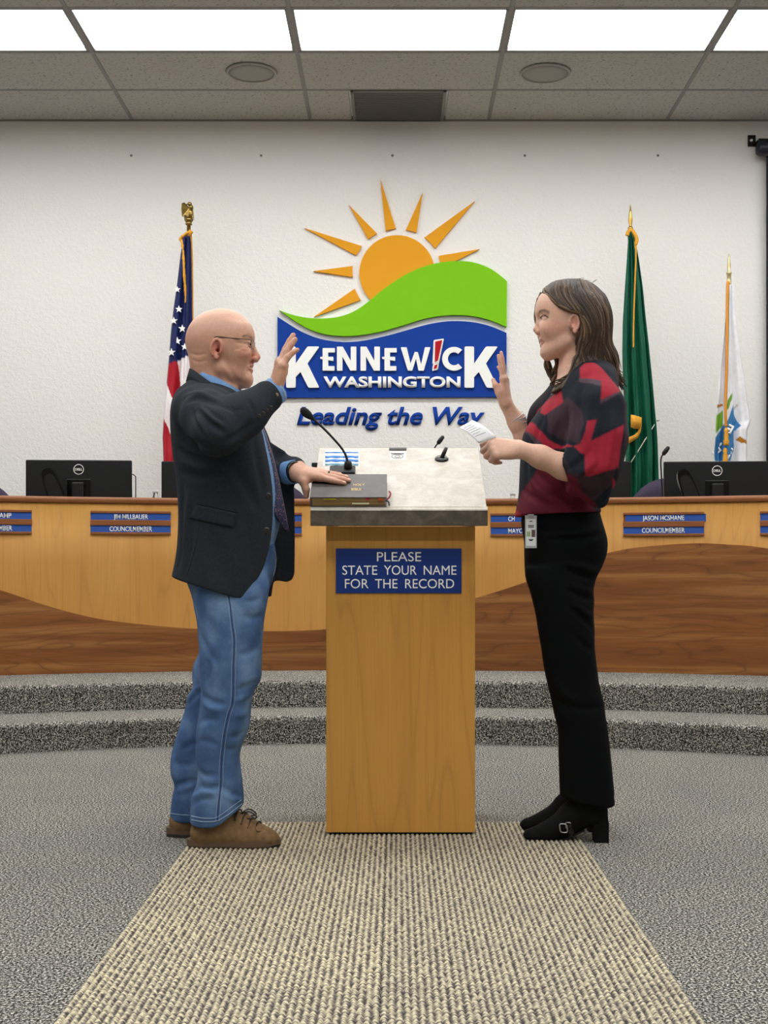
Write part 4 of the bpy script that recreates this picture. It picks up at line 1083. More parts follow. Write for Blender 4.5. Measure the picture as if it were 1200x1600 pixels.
def local(mesh, loc):
    n = len(mesh.vertices); a = np.empty(n * 3, np.float32); mesh.vertices.foreach_get('co', a); a = a.reshape(-1, 3) - np.array(loc, np.float32)
    mesh.vertices.foreach_set('co', a.ravel()); mesh.update(); return mesh
def tint(vert, base, blobs):
    c = np.tile(np.array(srgb(*base)[:3], np.float32), (len(vert), 1))
    for b in blobs:
        cen, r, col, st_ = b[:4]; q = (vert - np.array(cen, np.float32)) / np.array(r, np.float32); w = st_ * np.clip(1 - (q * q).sum(1), 0, 1) ** (b[4] if len(b) > 4 else .7)
        c += (np.array(srgb(*col)[:3], np.float32) - c) * w[:, None]
    return np.concatenate([c, np.ones((len(c), 1), np.float32)], 1)
def patch(sdf, name, mat, parent, loc, outline, d0, d1, thick=.003, nu=10, nv=8, off=.0005):
    """thin piece lying on a surface: four photo-pixel sides given as a quad of corners, bilinear"""
    (a, b, c, e) = outline; us, vs = np.meshgrid(np.linspace(0, 1, nu), np.linspace(0, 1, nv))
    X = (1 - us) * (1 - vs) * a[0] + us * (1 - vs) * b[0] + us * vs * c[0] + (1 - us) * vs * e[0]; Y = (1 - us) * (1 - vs) * a[1] + us * (1 - vs) * b[1] + us * vs * c[1] + (1 - us) * vs * e[1]
    p, ok = sdf.hit(X.ravel(), Y.ravel(), d0, d1, off); rows = [[p[i * nu + j] - loc for j in range(nu)] for i in range(nv)]
    return MB().sheet(rows, (0, -thick, 0)).build(name, mat, parent)
def seam(sdf, name, mat, parent, loc, pts, d0, d1, r=.0012, off=0.0, n=6):
    q = catmull([(x, y, 0) for x, y in pts], n); p, ok = sdf.hit([a.x for a in q], [a.y for a in q], d0, d1, off); p = [a - loc for a, o_ in zip(p, ok) if o_]
    return MB().tube(p, r, 5).build(name, mat, parent) if len(p) > 2 else None

FING = {'index': (.092, .029, 0, (.042, .026, .021)), 'middle': (.097, .009, .002, (.046, .029, .022)), 'ring': (.091, -.011, 0, (.042, .027, .021)), 'pinky': (.081, -.029, -.004, (.033, .021, .019))}
def hand(S, w, f, n, right, curls, thumb, sc=1.0, fat=1.0, spread=.05):
    """five-fingered hand: w wrist, f towards the fingers, n out of the back of the hand; curls in degrees per joint; thumb = list of local points"""
    f = Vector(f).normalized(); n = Vector(n); n = (n - f * n.dot(f)).normalized(); s = n.cross(f) if right else f.cross(n); w = Vector(w)
    L = lambda a, b, c: w + (f * a + s * b + n * c) * sc
    tips = {}
    for i, (nm, (x, y, z, seg)) in enumerate(FING.items()):
        kn = L(x, y, z); S.chain([L(.002, y * .55, -.001), kn], [.0155 * sc * fat, .0118 * sc * fat], .014)
        c1, c2, c3 = [math.radians(q) for q in curls[nm][:3]]; sp = spread * (1.5 - i) + (math.radians(curls[nm][3]) if len(curls[nm]) > 3 else 0)
        base = (f * math.cos(sp) + s * math.sin(sp)).normalized(); p = kn; a = 0; pts = [kn]
        for sg, c in zip(seg, (c1, c2, c3)):
            a += c; p = p + (base * math.cos(a) - n * math.sin(a)) * sg * sc; pts.append(p)
        rf = fat * sc * (1.0 if nm != 'pinky' else .88)
        S.chain(pts, [.0102 * rf, .0094 * rf, .0084 * rf, .0070 * rf], .003, k0=.006); tips[nm] = (pts[-1], pts[-2], (n * math.cos(a) + base * math.sin(a)))
        S.ell(kn + n * .003 * sc, (.0095 * sc * fat,) * 3, .008)
    tp = [L(*q) for q in thumb]; S.chain(tp, [.0165 * sc * fat, .0128 * sc * fat, .0108 * sc * fat, .0085 * sc * fat][:len(tp)], .008, k0=.016); tips['thumb'] = (tp[-1], tp[-2], s)
    S.ell(L(.045, .018, -.010), (.03 * sc, .022 * sc, .014 * sc), .012, rot=np.array([f, s, n]).T); S.ell(L(.045, -.022, -.009), (.034 * sc, .013 * sc, .013 * sc), .012, rot=np.array([f, s, n]).T)
    return tips, (f, s, n)
def strokes_on(S, strokes, d0, d1, ymid=None):
    """colour dabs laid along photo-pixel strokes on a surface: (points, radius, colour, strength); mirrored about ymid"""
    out = []
    cps = [catmull([(x, y_, 0) for x, y_ in it[0]], 5) for it in strokes]; al = [a for cp in cps for a in cp]
    P_, OK = S.hit([a.x for a in al], [a.y for a in al], d0, d1); k0 = 0
    for cp, (pts, rad, col, st_) in zip(cps, strokes):
        p, ok = P_[k0:k0 + len(cp)], OK[k0:k0 + len(cp)]; k0 += len(cp)
        for a, o_ in zip(p, ok):
            if o_:
                out.append((a, (rad,) * 3, col, st_, .5))
                if ymid: out.append((Vector((a.x, 2 * ymid - a.y, a.z)), (rad,) * 3, col, st_, .5))
    return out
def rot_axis(v_, ax, deg): return Matrix.Rotation(math.radians(deg), 3, Vector(ax)) @ Vector(v_)
# ------------------------------------------------------------------ the man
DM = 4.07; MPX = DM / F
def q(px, py, dy=0.0): return P(px, py, DM + dy)
def zt(py, d): return HC - (py - CY) * d / F
def xt(px, d): return (px - CX) * d / F
def lt(tab, d, dy=0.0):
    """loft rows (photo y, x min, x max, half width[, y shift]) at depth d"""
    return [(zt(r[0], d), xt(r[1], d), xt(r[2], d), d + (r[4] if len(r) > 4 else 0), r[3]) for r in tab]
MLOC = Vector((xt(345, DM), DM, 0))
man = thing('person', 'bald man in dark blazer and jeans raising one hand, the other on a book', 'person', MLOC)
B = Sdf()
B.ell(q(341, 533), (.1045, .076, .1), .02); B.ell(q(357, 527), (.074, .066, .079), .03)
B.loft(lt([(512, 352, 390, .058), (520, 346, 393, .064), (526, 344, 393.5, .067), (533, 342, 391.5, .069), (545, 340, 391, .070), (556, 340, 391.5, .069), (565, 341, 392.5, .066), (573, 344, 392.5, .062), (581, 347, 391, .057), (590, 352, 391.5, .049), (597, 358, 389, .040), (602, 366, 383, .026)], DM), .025, n=2.25)
B.cone(q(326, 574), q(337, 616), .058, .062, .03); B.cone(q(337, 616), q(334, 660), .060, .07, .02)
for sg in (-1, 1):
    y = lambda v_: DM + sg * v_
    pt = lambda px, py, v_: Vector((P(px, py, DM - v_).x, DM + sg * v_, P(px, py, DM - v_).z))
    B.cone(pt(341, 562, .050), pt(362, 612, .026), .011, .010, .025)                    # neck muscle
    B.cone(pt(346, 577, .055), pt(384, 596, .018), .014, .014, .025)                   # jaw
    B.ell(pt(379, 552, .044), (.024, .018, .018), .025)                                # cheek
    B.cone(pt(390, 527.5, .018), pt(382, 527, .048), .0075, .0065, .012)               # brow ridge
    B.ell(pt(392, 538, .031), (.014, .017, .011), .012, 'sub')                         # eye socket
    B.ell(pt(386.5, 538, .0315), (.0145, .0145, .0125), .004)                          # lids
    B.ell(pt(394.5, 538.4, .034), (.012, .0125, .0030), .002, 'sub')                   # lid opening
    B.ell(pt(398, 561, .0115), (.010, .0085, .0085), .006)                             # wing of the nose
    B.cone(pt(394, 566, .020), pt(386, 584, .034), .004, .003, .008, 'sub')            # smile fold
    # ear
    e0 = pt(337.5, 545, .075); R = Matrix.Rotation(math.radians(10), 3, 'Y') @ Matrix.Rotation(math.radians(sg * -14), 3, 'Z')
    Rn = np.array(R)
    E_ = lambda a, b, c: e0 + R @ Vector((a, sg * b, c))
    B.ell(E_(0, .004, 0), (.0205, .0075, .031), .006, rot=Rn)
    ring = [E_(.015 * math.cos(t_) - .002, .0125, .026 * math.sin(t_) + .002) for t_ in np.linspace(-.6, 4.3, 14)]
    B.chain(ring, [.0042] * 14, .003); B.ell(E_(.002, .016, .0), (.0105, .008, .017), .005, 'sub', rot=Rn)
    B.ell(E_(.006, .010, -.004), (.006, .02, .006), .004, 'sub', rot=Rn); B.ell(E_(.004, .009, -.027), (.008, .006, .008), .006)
    B.ell(E_(.014, .008, -.003), (.0045, .005, .006), .004)
B.cone(q(392.5, 537), q(401.5, 557), .0085, .0105, .010); B.ell(q(401.0, 558.2), (.0105, .0105, .0095), .006)
B.cone(q(399, 562), q(394, 566), .006, .006, .006)
for sg in (-1, 1): B.ell(Vector((q(400, 565).x, DM + sg * .006, q(400, 565.2).z)), (.0045, .003, .003), .002, 'sub')
lipu = [Vector((q(x, yy).x, DM + v_, q(x, yy).z)) for x, yy, v_ in ((388, 574, -.025), (392.5, 571.8, -.012), (393.6, 571, 0), (392.5, 571.8, .012), (388, 574, .025))]
B.chain(lipu, [.0025, .004, .0045, .004, .0025], .006)
lipl = [Vector((q(x, yy).x, DM + v_, q(x, yy).z)) for x, yy, v_ in ((388, 575.5, -.024), (391.5, 578.3, -.012), (392.6, 579, 0), (391.5, 578.3, .012), (388, 575.5, .024))]
B.chain(lipl, [.0025, .0042, .005, .0042, .0025], .006)
mth = [Vector((q(x, yy).x, DM + v_, q(x, yy).z)) for x, yy, v_ in ((386.5, 574.3, -.027), (394.5, 575, -.012), (396.5, 575.2, 0), (394.5, 575, .012), (386.5, 574.3, .027))]
B.chain(mth, [.0016] * 5, .002, 'sub'); B.ell(q(386, 591), (.012, .02, .013), .022)
for k, (yy, x) in enumerate(((506, 386), (511, 389), (516, 391.5))):                    # forehead lines
    pts = [Vector((q(x + 1.5 - 9 * (v_ / .045) ** 2, yy).x, DM + v_, q(0, yy).z)) for v_ in np.linspace(-.045, .045, 7)]
    B.chain(pts, [.0012] * 7, .003, 'sub')
# torso, arms and legs (mostly under the clothes)
B.loft(lt([(622, 310, 360, .08), (640, 296, 380, .14), (665, 288, 394, .165), (710, 284, 405, .165), (760, 288, 412, .16), (820, 292, 412, .16), (880, 300, 405, .165), (915, 308, 400, .16)], DM), .05)
SH = P(318, 632, 3.885); EL = P(332, 680, 3.69); WR = P(426, 614, 3.80)
B.chain([SH + Vector((0, .03, -.02)), EL + Vector((.012, .012, .012)), WR], [.045, .034, .030], .02)
SH2 = P(322, 632, 4.25); EL2 = P(402, 742, 4.33); WR2 = P(463, 733, 4.185)
B.chain([SH2, EL2, WR2], [.048, .038, .029], .02)
for dy, xs_ in ((-.1, (352, 352, 340)), (.08, (352, 342, 310))):
    B.chain([P(xs_[0], 900, DM + dy), P(xs_[1], 1085, DM + dy), P(xs_[2], 1275, DM + dy)], [.085, .058, .042], .04)
    B.chain([P(xs_[2], 1285, DM + dy), P(xs_[2] + 55, 1300, DM + dy)], [.035, .03], .03)
# raised right hand
f1 = Vector((.24, .0, .97)); n1 = Vector((-.94, -.27, .22))
t1, fr1 = hand(B, WR + Vector((.004, 0, .004)), f1, n1, True, {'index': (12, 5, 3), 'middle': (9, 4, 3), 'ring': (10, 8, 5), 'pinky': (14, 18, 10)},
               [(.012, .022, -.010), (.045, .046, -.018), (.074, .050, -.022), (.098, .050, -.024)], .93, 1.2, .0)
# left hand resting on the book
WH = P(466, 733, 4.19); up = SN
f2 = Vector((1.0, -.10, -.06)); f2 = (f2 - SN * f2.dot(SN)).normalized() + SN * -.06
HB = Vector((WH.x, 0, 0)) + Vector((0, S0.y, S0.z)) + SU * .145 + SN * (BT + .0235) + Vector((-.008, 0, 0))
t2, fr2 = hand(B, HB, f2, SN, False, {'index': (4.5, 1, -1, -3), 'middle': (4.5, 1, -1), 'ring': (4, 1, -1), 'pinky': (2, 0, -1, 4)},
               [(.012, .020, -.008), (.038, .044, -.014), (.050, .058, -.036), (.054, .066, -.058)], .93, 1.14, .085)
B.chain([WR2, HB], [.029, .024], .015)
B.creases([([(393, 565), (387, 571), (384, 580)], .0035, .0035), ([(380, 541), (373, 545), (366, 546)], .003, .0018), ([(379, 536), (372, 536), (366, 533)], .003, .0018), ([(391, 545), (384, 549), (377, 548)], .004, .0025), ([(352, 566), (362, 584), (374, 598)], .008, .002), ([(345, 575), (356, 592), (366, 608)], .007, .0022), ([(296, 551), (308, 555), (322, 552)], .0035, .003), ([(300, 562), (312, 566), (326, 562)], .0035, .0025), ([(340, 584), (352, 600), (362, 612)], .006, -.002), ([(383, 584), (380, 592), (374, 598)], .004, .003)], 3.8, 4.3)
bb = (-.80, 3.55, .02), (-.08, 4.48, 1.72)
bm = B.mesh(bb[0], bb[1], .0031, .0031, [(1.03, .010), (1.20, .0030), (1.33, .010), (1.80, .0026)], 1); vv = B.vert
nails = [(a + c * .004 - (a - b).normalized() * .002, (.006,) * 3, (226, 186, 172), .8) for t_ in (t1, t2) for (a, b, c) in t_.values()]
knk = [(b, (.013,) * 3, (196, 128, 108), .5) for t_ in (t1, t2) for (a, b, c) in t_.values()]
ears = [(P(338, 545, DM - .08), (.024, .03, .036), (196, 116, 98), .8)]
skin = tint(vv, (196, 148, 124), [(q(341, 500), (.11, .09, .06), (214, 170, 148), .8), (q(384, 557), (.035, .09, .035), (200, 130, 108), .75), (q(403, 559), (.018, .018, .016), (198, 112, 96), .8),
     (q(320, 570), (.06, .09, .05), (190, 140, 116), .6), (q(378, 588), (.04, .08, .028), (186, 140, 118), .5)] + ears +
     [(q(393, 571.3), (.012, .03, .005), (178, 108, 94), .8), (q(392, 579), (.012, .028, .006), (184, 104, 92), .8), (q(391, 575.2), (.011, .026, .002), (96, 50, 44), .9)] +
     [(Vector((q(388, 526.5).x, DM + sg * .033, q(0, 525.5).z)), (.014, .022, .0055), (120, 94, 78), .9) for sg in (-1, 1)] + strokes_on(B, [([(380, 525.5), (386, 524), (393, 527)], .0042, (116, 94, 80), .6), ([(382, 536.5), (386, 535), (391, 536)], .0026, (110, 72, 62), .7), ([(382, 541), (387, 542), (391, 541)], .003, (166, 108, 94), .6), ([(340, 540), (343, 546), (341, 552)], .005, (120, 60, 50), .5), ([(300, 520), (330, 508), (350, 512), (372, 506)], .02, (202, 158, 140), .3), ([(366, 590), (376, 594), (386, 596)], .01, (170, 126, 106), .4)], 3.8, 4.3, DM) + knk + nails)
M['skin'] = vcol_mat('skin', .43, noise=.07, nscale=140, bump=.12, bscale=520, bdist=.0006, spec=.4, sss=.15)
paint(bm, skin); local(bm, MLOC); body = link('body', bm, M['skin'], man)
def eye(parent, c, look, r=.0118, iris=(74, 92, 104)):
    vs = MB().ball((0, 0, 0), r, seg=24); m = mesh_of(vs.v, vs.f, True); co = np.array([v_.co for v_ in m.vertices]) / r; dt = co @ np.array(Vector(look).normalized())
    col = np.tile(c4(206, 196, 188), (len(co), 1)); col[dt > .80] = c4(*iris); col[dt > .94] = c4(14, 12, 12); paint(m, col)
    o = link('eye', m, M.setdefault('eye', vcol_mat('eye', .12)), parent); o.location = c; return o
for sg in (-1, 1):
    c = P(386.5, 538, DM - .0315); eye(man, Vector((c.x, DM + sg * .0315, c.z)) - MLOC, (1, -.3, -.02) if sg < 0 else (1, -.1, -.02))
# spectacles
wire = plain('thin_spectacle_metal', srgb(70, 56, 48), .35, .6)
gl = MB().tube(catmull([Vector((P(396, 535, DM).x, DM + v_, P(396, 535.5 - 2 * (1 - abs(v_) / .012), DM).z)) - MLOC for v_ in (-.013, -.006, 0, .006, .013)], 4), .0009, 6).build('spectacles', wire, man)
for sg in (-1, 1):
    y_ = DM + sg * .034
    G = lambda px, py, v_: Vector((P(px, py, DM - .034).x, DM + sg * v_, P(px, py, DM - .034).z)) - MLOC
    rim = [G(394.5 + 1.6 * math.cos(a_), 537.5 - 8 * math.sin(a_), .034 + .021 * math.cos(a_) * (-1)) for a_ in np.linspace(0, 2 * PI, 25)]
    MB().tube(rim, .0007, 5, False).build('rim', wire, gl)
    lm = NT('spectacle_lens'); lm.base((1, 1, 1, 1)); lm.b.inputs['Transmission Weight'].default_value = 1; lm.b.inputs['IOR'].default_value = 1.1; lmm = lm.set(.02)
    MB().prism(rim[:-1], (-.0005, 0, 0), (.0005, 0, 0)).build('lens', lmm, gl)
    tmp = [G(393, 533.2, .056), G(388, 532.6, .064), G(374, 532.8, .0745), G(358, 531.6, .0795), G(343, 530.2, .0825), G(338, 531.5, .0835)]
    MB().tube(catmull(tmp, 5), [.0011] * 10 + [.0016] * 16, 6).build('temple', wire, gl)

# shirt with collar and cuffs
denim_l = plain('washed_blue_denim', srgb(98, 134, 178), .85, var=.14, vscale=90, bump=.3, bscale=700, bdist=.0008)
SHT = Sdf()
SHT.loft(lt([(612, 312, 362, .070), (628, 296, 385, .13), (648, 288, 400, .165), (670, 284, 412, .178), (710, 286, 425, .175), (750, 290, 434, .17), (790, 292, 438, .168), (825, 296, 435, .17), (850, 300, 428, .17), (872, 304, 424, .165)], DM), .03)
sm_ = SHT.mesh((-.75, 3.85, .85), (-.3, 4.3, 1.46), .009, .009, None, 1); local(sm_, MLOC); shirt = link('shirt', sm_, denim_l, man)
def ring_sheet(path_lo, path_hi, thick, name, mat, parent, n=5):
    lo_ = catmull(path_lo, n); hi_ = catmull(path_hi, n); out = []
    c = sum(lo_, Vector()) / len(lo_); rows = []
    for a_, b_ in zip(lo_, hi_):
        o_ = Vector((a_.x - c.x, a_.y - c.y, 0)).normalized() * thick; rows.append([a_, b_, b_ + o_, a_ + o_ * 1.3, a_])
    return MB().sheet(rows).build(name, mat, parent)
def ringpts(front, side, back, hw, d=DM, loc=MLOC, extra=()):
    f_, s_, b_ = front, side, back
    near = [(f_, .012), ((f_[0] * .6 + s_[0] * .4, f_[1] * .6 + s_[1] * .4), hw * .72), (s_, hw), ((b_[0] * .55 + s_[0] * .45, b_[1] * .55 + s_[1] * .45), hw * .86), (b_, 0)]
    pts = []
    for (x, yy), v_ in near:
        p = P(x, yy, d - v_); pts.append(Vector((p.x, d - v_, p.z)))
    mir = [Vector((p.x, 2 * d - p.y, p.z)) for p in pts[:-1]][::-1]
    return [p - loc for p in pts + mir]
ring_sheet(ringpts((376, 624), (341, 608), (304, 590), .076), ringpts((373, 610), (339, 593), (305, 577), .070), .004, 'shirt_collar', denim_l, shirt)
ring_sheet(ringpts((384, 634), (350, 622), (301, 594), .090), ringpts((374, 610), (341, 591), (304, 577), .0735), .004, 'shirt_collar', denim_l, shirt)
# tie
tp = NT('patterned_navy_tie'); vo = tp.n('ShaderNodeTexVoronoi'); vo.inputs['Scale'].default_value = 130; tp.l(tp.coord(), vo.inputs['Vector'])
tp.base(tp.ramp(vo.outputs['Distance'], [(.0, srgb(176, 110, 96)), (.22, srgb(150, 90, 88)), (.3, srgb(40, 48, 84)), (.6, srgb(26, 32, 60))])); tp.set(.55)
tie_path = [(374, 618, .014), (380, 628, .02), (394, 648, .022), (408, 675, .027), (420, 710, .031), (429, 745, .034), (436, 780, .037), (441, 805, .036), (446, 831, .004)]
rows = []
for a_ in catmull([Vector((x, yy, w_)) for x, yy, w_ in tie_path], 4):
    c = P(a_.x + 2.5, a_.y, DM - .034); w_ = a_.z * 1.1; rows.append([c + Vector((-.022 * w_ / .035, -w_, 0)) - MLOC, c + Vector((0, -w_ * .3, 0)) - MLOC, c + Vector((.002, w_ * .3, 0)) - MLOC, c + Vector((-.008, w_, 0)) - MLOC])
tie = MB().sheet(rows, (.005, 0, 0)).build('tie', tp.m, man)
MB().ball(P(374, 616, DM - .004) - MLOC, .015, (.8, 1.1, 1.1), 12).build('knot', tp.m, tie)

# blazer
wool = plain('charcoal_wool', srgb(42, 46, 52), .95, var=.14, vscale=160, bump=.25, bscale=800, bdist=.0006, spec=.12)
J = Sdf()
jt = [(588, 301, 336, .04), (600, 291, 352, .078), (612, 279, 372, .128), (625, 273, 386, .168), (645, 269.5, 402, .198), (670, 269.5, 416, .21), (710, 272.5, 430, .206), (750, 277.5, 440, .202), (790, 281, 444, .203), (830, 281, 443, .208), (860, 279, 440, .212), (885, 275, 436, .215), (905, 270.5, 432, .217), (945, 263, 428, .218)]
J.loft(lt(jt, DM), .02, n=2.35)
J.ell(SH + Vector((-.006, .012, -.016)), (.078, .062, .062), .06); J.ell(SH2 + Vector((0, -.012, 0)), (.082, .07, .075), .04)
mid = EL.lerp(WR, .5) + Vector((0, 0, -.006))
J.chain([SH + Vector((0, 0, -.014)), SH.lerp(EL, .5) + Vector((.0, 0, .004)), EL + Vector((.012, .01, .012)), mid, EL.lerp(WR, .9)], [.066, .070, .062, .056, .048], .05)
J.chain([SH2, EL2, EL2.lerp(WR2, .93)], [.083, .068, .043], .03)
# open front: cut between the two edges, deeper towards the hem
A_ = lambda px, py, d=DM: (xt(px, d), zt(py, d))
def front_cut(p):
    z = p[:, 2]; ze = np.array([zt(v_, DM) for v_ in (945, 925, 905, 885, 860, 820, 780, 740, 700, 660, 630, 612, 595)]); yn = np.array([-.200, -.178, -.154, -.138, -.126, -.116, -.112, -.108, -.098, -.078, -.05, -.04, -.02])
    yf = np.array([.12, .115, .11, .105, .1, .095, .09, .085, .08, .066, .05, .04, .02]); n_ = np.interp(z, ze, yn); f_ = np.interp(z, ze, yf)
    yy = p[:, 1] - DM; xc = np.interp(z, ze, [xt(v_, DM) for v_ in (352, 352, 352, 352, 352, 354, 356, 356, 352, 346, 342, 340, 338)])
    return np.maximum(np.maximum(n_ - yy, yy - f_), xc - p[:, 0]).astype(np.float32)
J._add(front_cut, (-.58, DM - .2, .7), (-.2, DM + .2, 1.47), .012, 'sub')
# hollow for the shirt and the neck, hem cut
J.cone(q(324, 560), q(352, 640), .078, .080, .008, 'sub')
hem = [A_(200, 880), A_(269, 899.5), A_(333, 917), A_(360, 926), A_(386, 933), A_(500, 937), A_(500, 1000), A_(200, 1000)]
J.extr(hem, DM - .4, DM + .4, .004, 'sub', 0)
far = [A_(418, 690, 4.2), A_(444, 706, 4.2), A_(455, 735, 4.2), A_(458, 770, 4.2), A_(459, 850, 4.2), A_(458.5, 896, 4.2), A_(455, 905, 4.2), A_(448, 908, 4.2), A_(400, 900, 4.2), A_(380, 800, 4.2), A_(390, 720, 4.2)]
J.extr(far, 4.20, 4.212, .02, 'add', .003)
# folds in the sleeve, under the arm and down the back
e = lambda px, py, d: P(px, py, d)
J.creases([([(309, 640), (322, 655), (338, 668), (352, 676)], .0075, .009), ([(318, 634), (334, 648), (350, 658)], .006, .007), ([(300, 640), (306, 660), (318, 676)], .007, .007), ([(330, 652), (322, 666), (326, 680)], .005, .006),
           ([(314, 636), (328, 652), (345, 664)], .006, -.006), ([(304, 646), (312, 664), (326, 678)], .006, -.006), ([(290, 628), (312, 622), (340, 634)], .010, .006), ([(286, 620), (310, 614), (344, 628)], .010, -.004),
           ([(345, 634), (362, 640), (378, 640)], .006, .004), ([(350, 690), (375, 678), (400, 658)], .010, .005), ([(280, 668), (300, 690), (330, 702)], .012, .008), ([(276, 700), (300, 716), (345, 720)], .010, .008), ([(280, 718), (310, 730), (350, 730)], .010, -.005),
           ([(282, 738), (310, 745), (350, 742)], .010, .006), ([(286, 760), (283, 800), (284, 850), (277, 890)], .009, .009), ([(296, 770), (292, 810), (289, 860), (286, 895)], .009, -.006), ([(302, 800), (298, 850), (292, 890)], .007, .005), ([(360, 730), (385, 760), (405, 800)], .016, .005), ([(398, 690), (405, 730), (412, 770)], .012, .005),
           ([(330, 830), (340, 870), (345, 910)], .02, .004), ([(385, 800), (395, 850), (392, 900)], .02, .004), ([(388, 625), (396, 640), (398, 652)], .006, .004), ([(362, 636), (372, 652), (370, 668)], .007, .005)], 3.45, 4.2, 2.1)
jm = J.mesh((-.78, 3.54, .74), (-.26, 4.46, 1.5), .0042, .0042, None, 1); local(jm, MLOC); jacket = link('blazer', jm, wool, man)
# collar roll and lapels
ring_sheet(ringpts((374, 652), (334, 622), (294, 596), .115), ringpts((368, 632), (337, 603), (299, 575.5), .091), .006, 'collar', wool, jacket)
patch(J, 'pocket_flap', wool, jacket, MLOC, ((307, 788.5), (371, 802), (365, 824), (295.5, 810)), 3.5, 4.2, .004, 12, 6)
seam(J, 'pocket_welt', plain('dark_seam', srgb(18, 20, 23), .9), jacket, MLOC, [(306, 787), (340, 794), (371.5, 801)], 3.5, 4.2, .0012, 0)
seam(J, 'side_seam', M['charcoal'], jacket, MLOC, [(312, 815), (306, 850), (298, 880), (291, 902)], 3.5, 4.2, .0007, -.0002)
btn = plain('dark_horn_button', srgb(40, 36, 34), .3)
for px, py in ((418.5, 775), (416, 829)):
    p, ok = J.hit([px], [py], 3.5, 4.3)
    if ok[0]: MB().lathe([(.0095, 0), (.0105, .002), (.008, .004), (.003, .003)], p[0] - MLOC, 16, (.45, -.9, 0)).build('button', btn, jacket)
for px, py in ((404.5, 650), (411, 646), (417, 642), (423, 637)):
    p, ok = J.hit([px], [py], 3.4, 4.3)
    if ok[0]: MB().lathe([(.0058, 0), (.0066, .0015), (.005, .0028), (.002, .002)], p[0] - MLOC, 14, (.1, -.95, -.2)).build('button', btn, jacket)
# shirt cuffs
def cuff(a_, b_, r0, r1, name='shirt_cuff', mat=denim_l, th=.003, par=shirt):
    a_ = Vector(a_) - MLOC; b_ = Vector(b_) - MLOC; ax = (b_ - a_); L_ = ax.length
    return MB().lathe([(r0, 0), (r1, L_), (r1 - th, L_ + .001), (r1 - th - .001, L_ * .5), (r0 - th, 0), (r0, 0)], a_, 28, ax.normalized()).build(name, mat, par)
cd = (WR - EL).normalized()
c1_ = cuff(EL.lerp(WR, .84), EL.lerp(WR, .84) + cd * .058, .043, .041)
MB().lathe([(.006, 0), (.006, .002), (.004, .003)], P(432, 617, 3.757) - MLOC, 12, (.3, -.9, -.3)).build('cuff_button', plain('horn_button', srgb(150, 122, 84), .4), c1_)
MB().lathe([(.0415, -.0012), (.0425, 0), (.0415, .0012)], EL.lerp(WR, .84) + cd * .052 - MLOC, 28, cd).build('stitching', plain('pale_stitch', srgb(190, 206, 224), .9), c1_)
cd2 = (HB - EL2).normalized()
cuff(HB - cd2 * .045, HB - cd2 * .002, .040, .039); cuff(HB - cd2 * .016, HB + cd2 * .006, .0345, .034, 'watch_strap', M['gloss_black'], .004, man)
rg = t2['ring']; k0 = fr2[0]
ringc = HB + (fr2[0] * .116 + fr2[1] * -.012 + fr2[2] * -.002) * .93
MB().lathe([(.0108, -.003), (.0118, -.003), (.0118, .003), (.0108, .003), (.0108, -.003)], ringc - MLOC, 20, fr2[0] - SN * .2).build('finger_ring', M['gloss_black'], man)

# jeans
dn = NT('worn_blue_denim'); v0_ = dn.coord(); big = dn.noise(v0_, 9, 3); fin = dn.noise(dn.coord('Object', (500, 500, 160)), 1, 2); 
cc = dn.ramp(big, [(.3, srgb(54, 78, 116)), (.5, srgb(76, 104, 144)), (.72, srgb(112, 140, 174))]); dn.base(dn.mix(.6, cc, dn.ramp(fin, [(.3, (.72, .74, .8, 1)), (.7, (1.12, 1.12, 1.1, 1))]), 'MULTIPLY')); dn.bump(fin, .25, .0008); denim = dn.set(.9, 0, .2)
T_ = Sdf()
NL, FL = 3.965, 4.155
T_.loft(lt([(846, 300, 428, .150), (865, 296, 431, .152), (885, 293, 430, .155), (905, 292, 426, .158), (922, 298, 420, .16), (945, 306, 412, .155), (970, 312, 402, .12)], DM), .03, n=2.1)
T_.loft(lt([(890, 310, 414, .07), (915, 302, 420, .088), (930, 303, 419, .096), (965, 309, 413, .098), (1000, 312, 410, .096), (1040, 313, 408.5, .092), (1062, 313.5, 407, .09), (1080, 314, 397, .088), (1107, 312.5, 392, .086), (1137, 308, 389, .084), (1161, 306, 379.5, .081), (1178, 306, 374.5, .08), (1205, 309.5, 376.5, .08), (1228, 307, 379, .081), (1242, 300.5, 380.5, .082), (1257, 298.5, 380.5, .083), (1291, 298, 380, .084)], NL), .03, n=2.3)
T_.loft(lt([(890, 306, 424, .088), (925, 302, 418, .09), (945, 303, 415, .09), (970, 308, 408, .09), (1000, 310.5, 400, .09), (1018, 311.5, 396, .088), (1040, 302.5, 390, .086), (1060, 301, 384, .086), (1072, 302, 380, .085), (1088, 293.5, 374, .084), (1100, 291.5, 370, .083), (1141, 279, 357, .08), (1185, 267.5, 345, .078), (1208, 267.5, 342, .078), (1226, 273, 345, .078), (1244, 270, 346, .08), (1258, 268, 346, .08), (1280, 266, 345, .081)], FL), .02, n=2.3)
cutn = [A_(380.5, 1257.5, NL), A_(365, 1269, NL), A_(352, 1279, NL), A_(339, 1286, NL), A_(318, 1287, NL), A_(290, 1284, NL), A_(240, 1282, NL), A_(240, 1330, NL), A_(460, 1330, NL), A_(460, 1240, NL)]
T_.extr(cutn, NL - .14, NL + .088, .004, 'sub', 0)
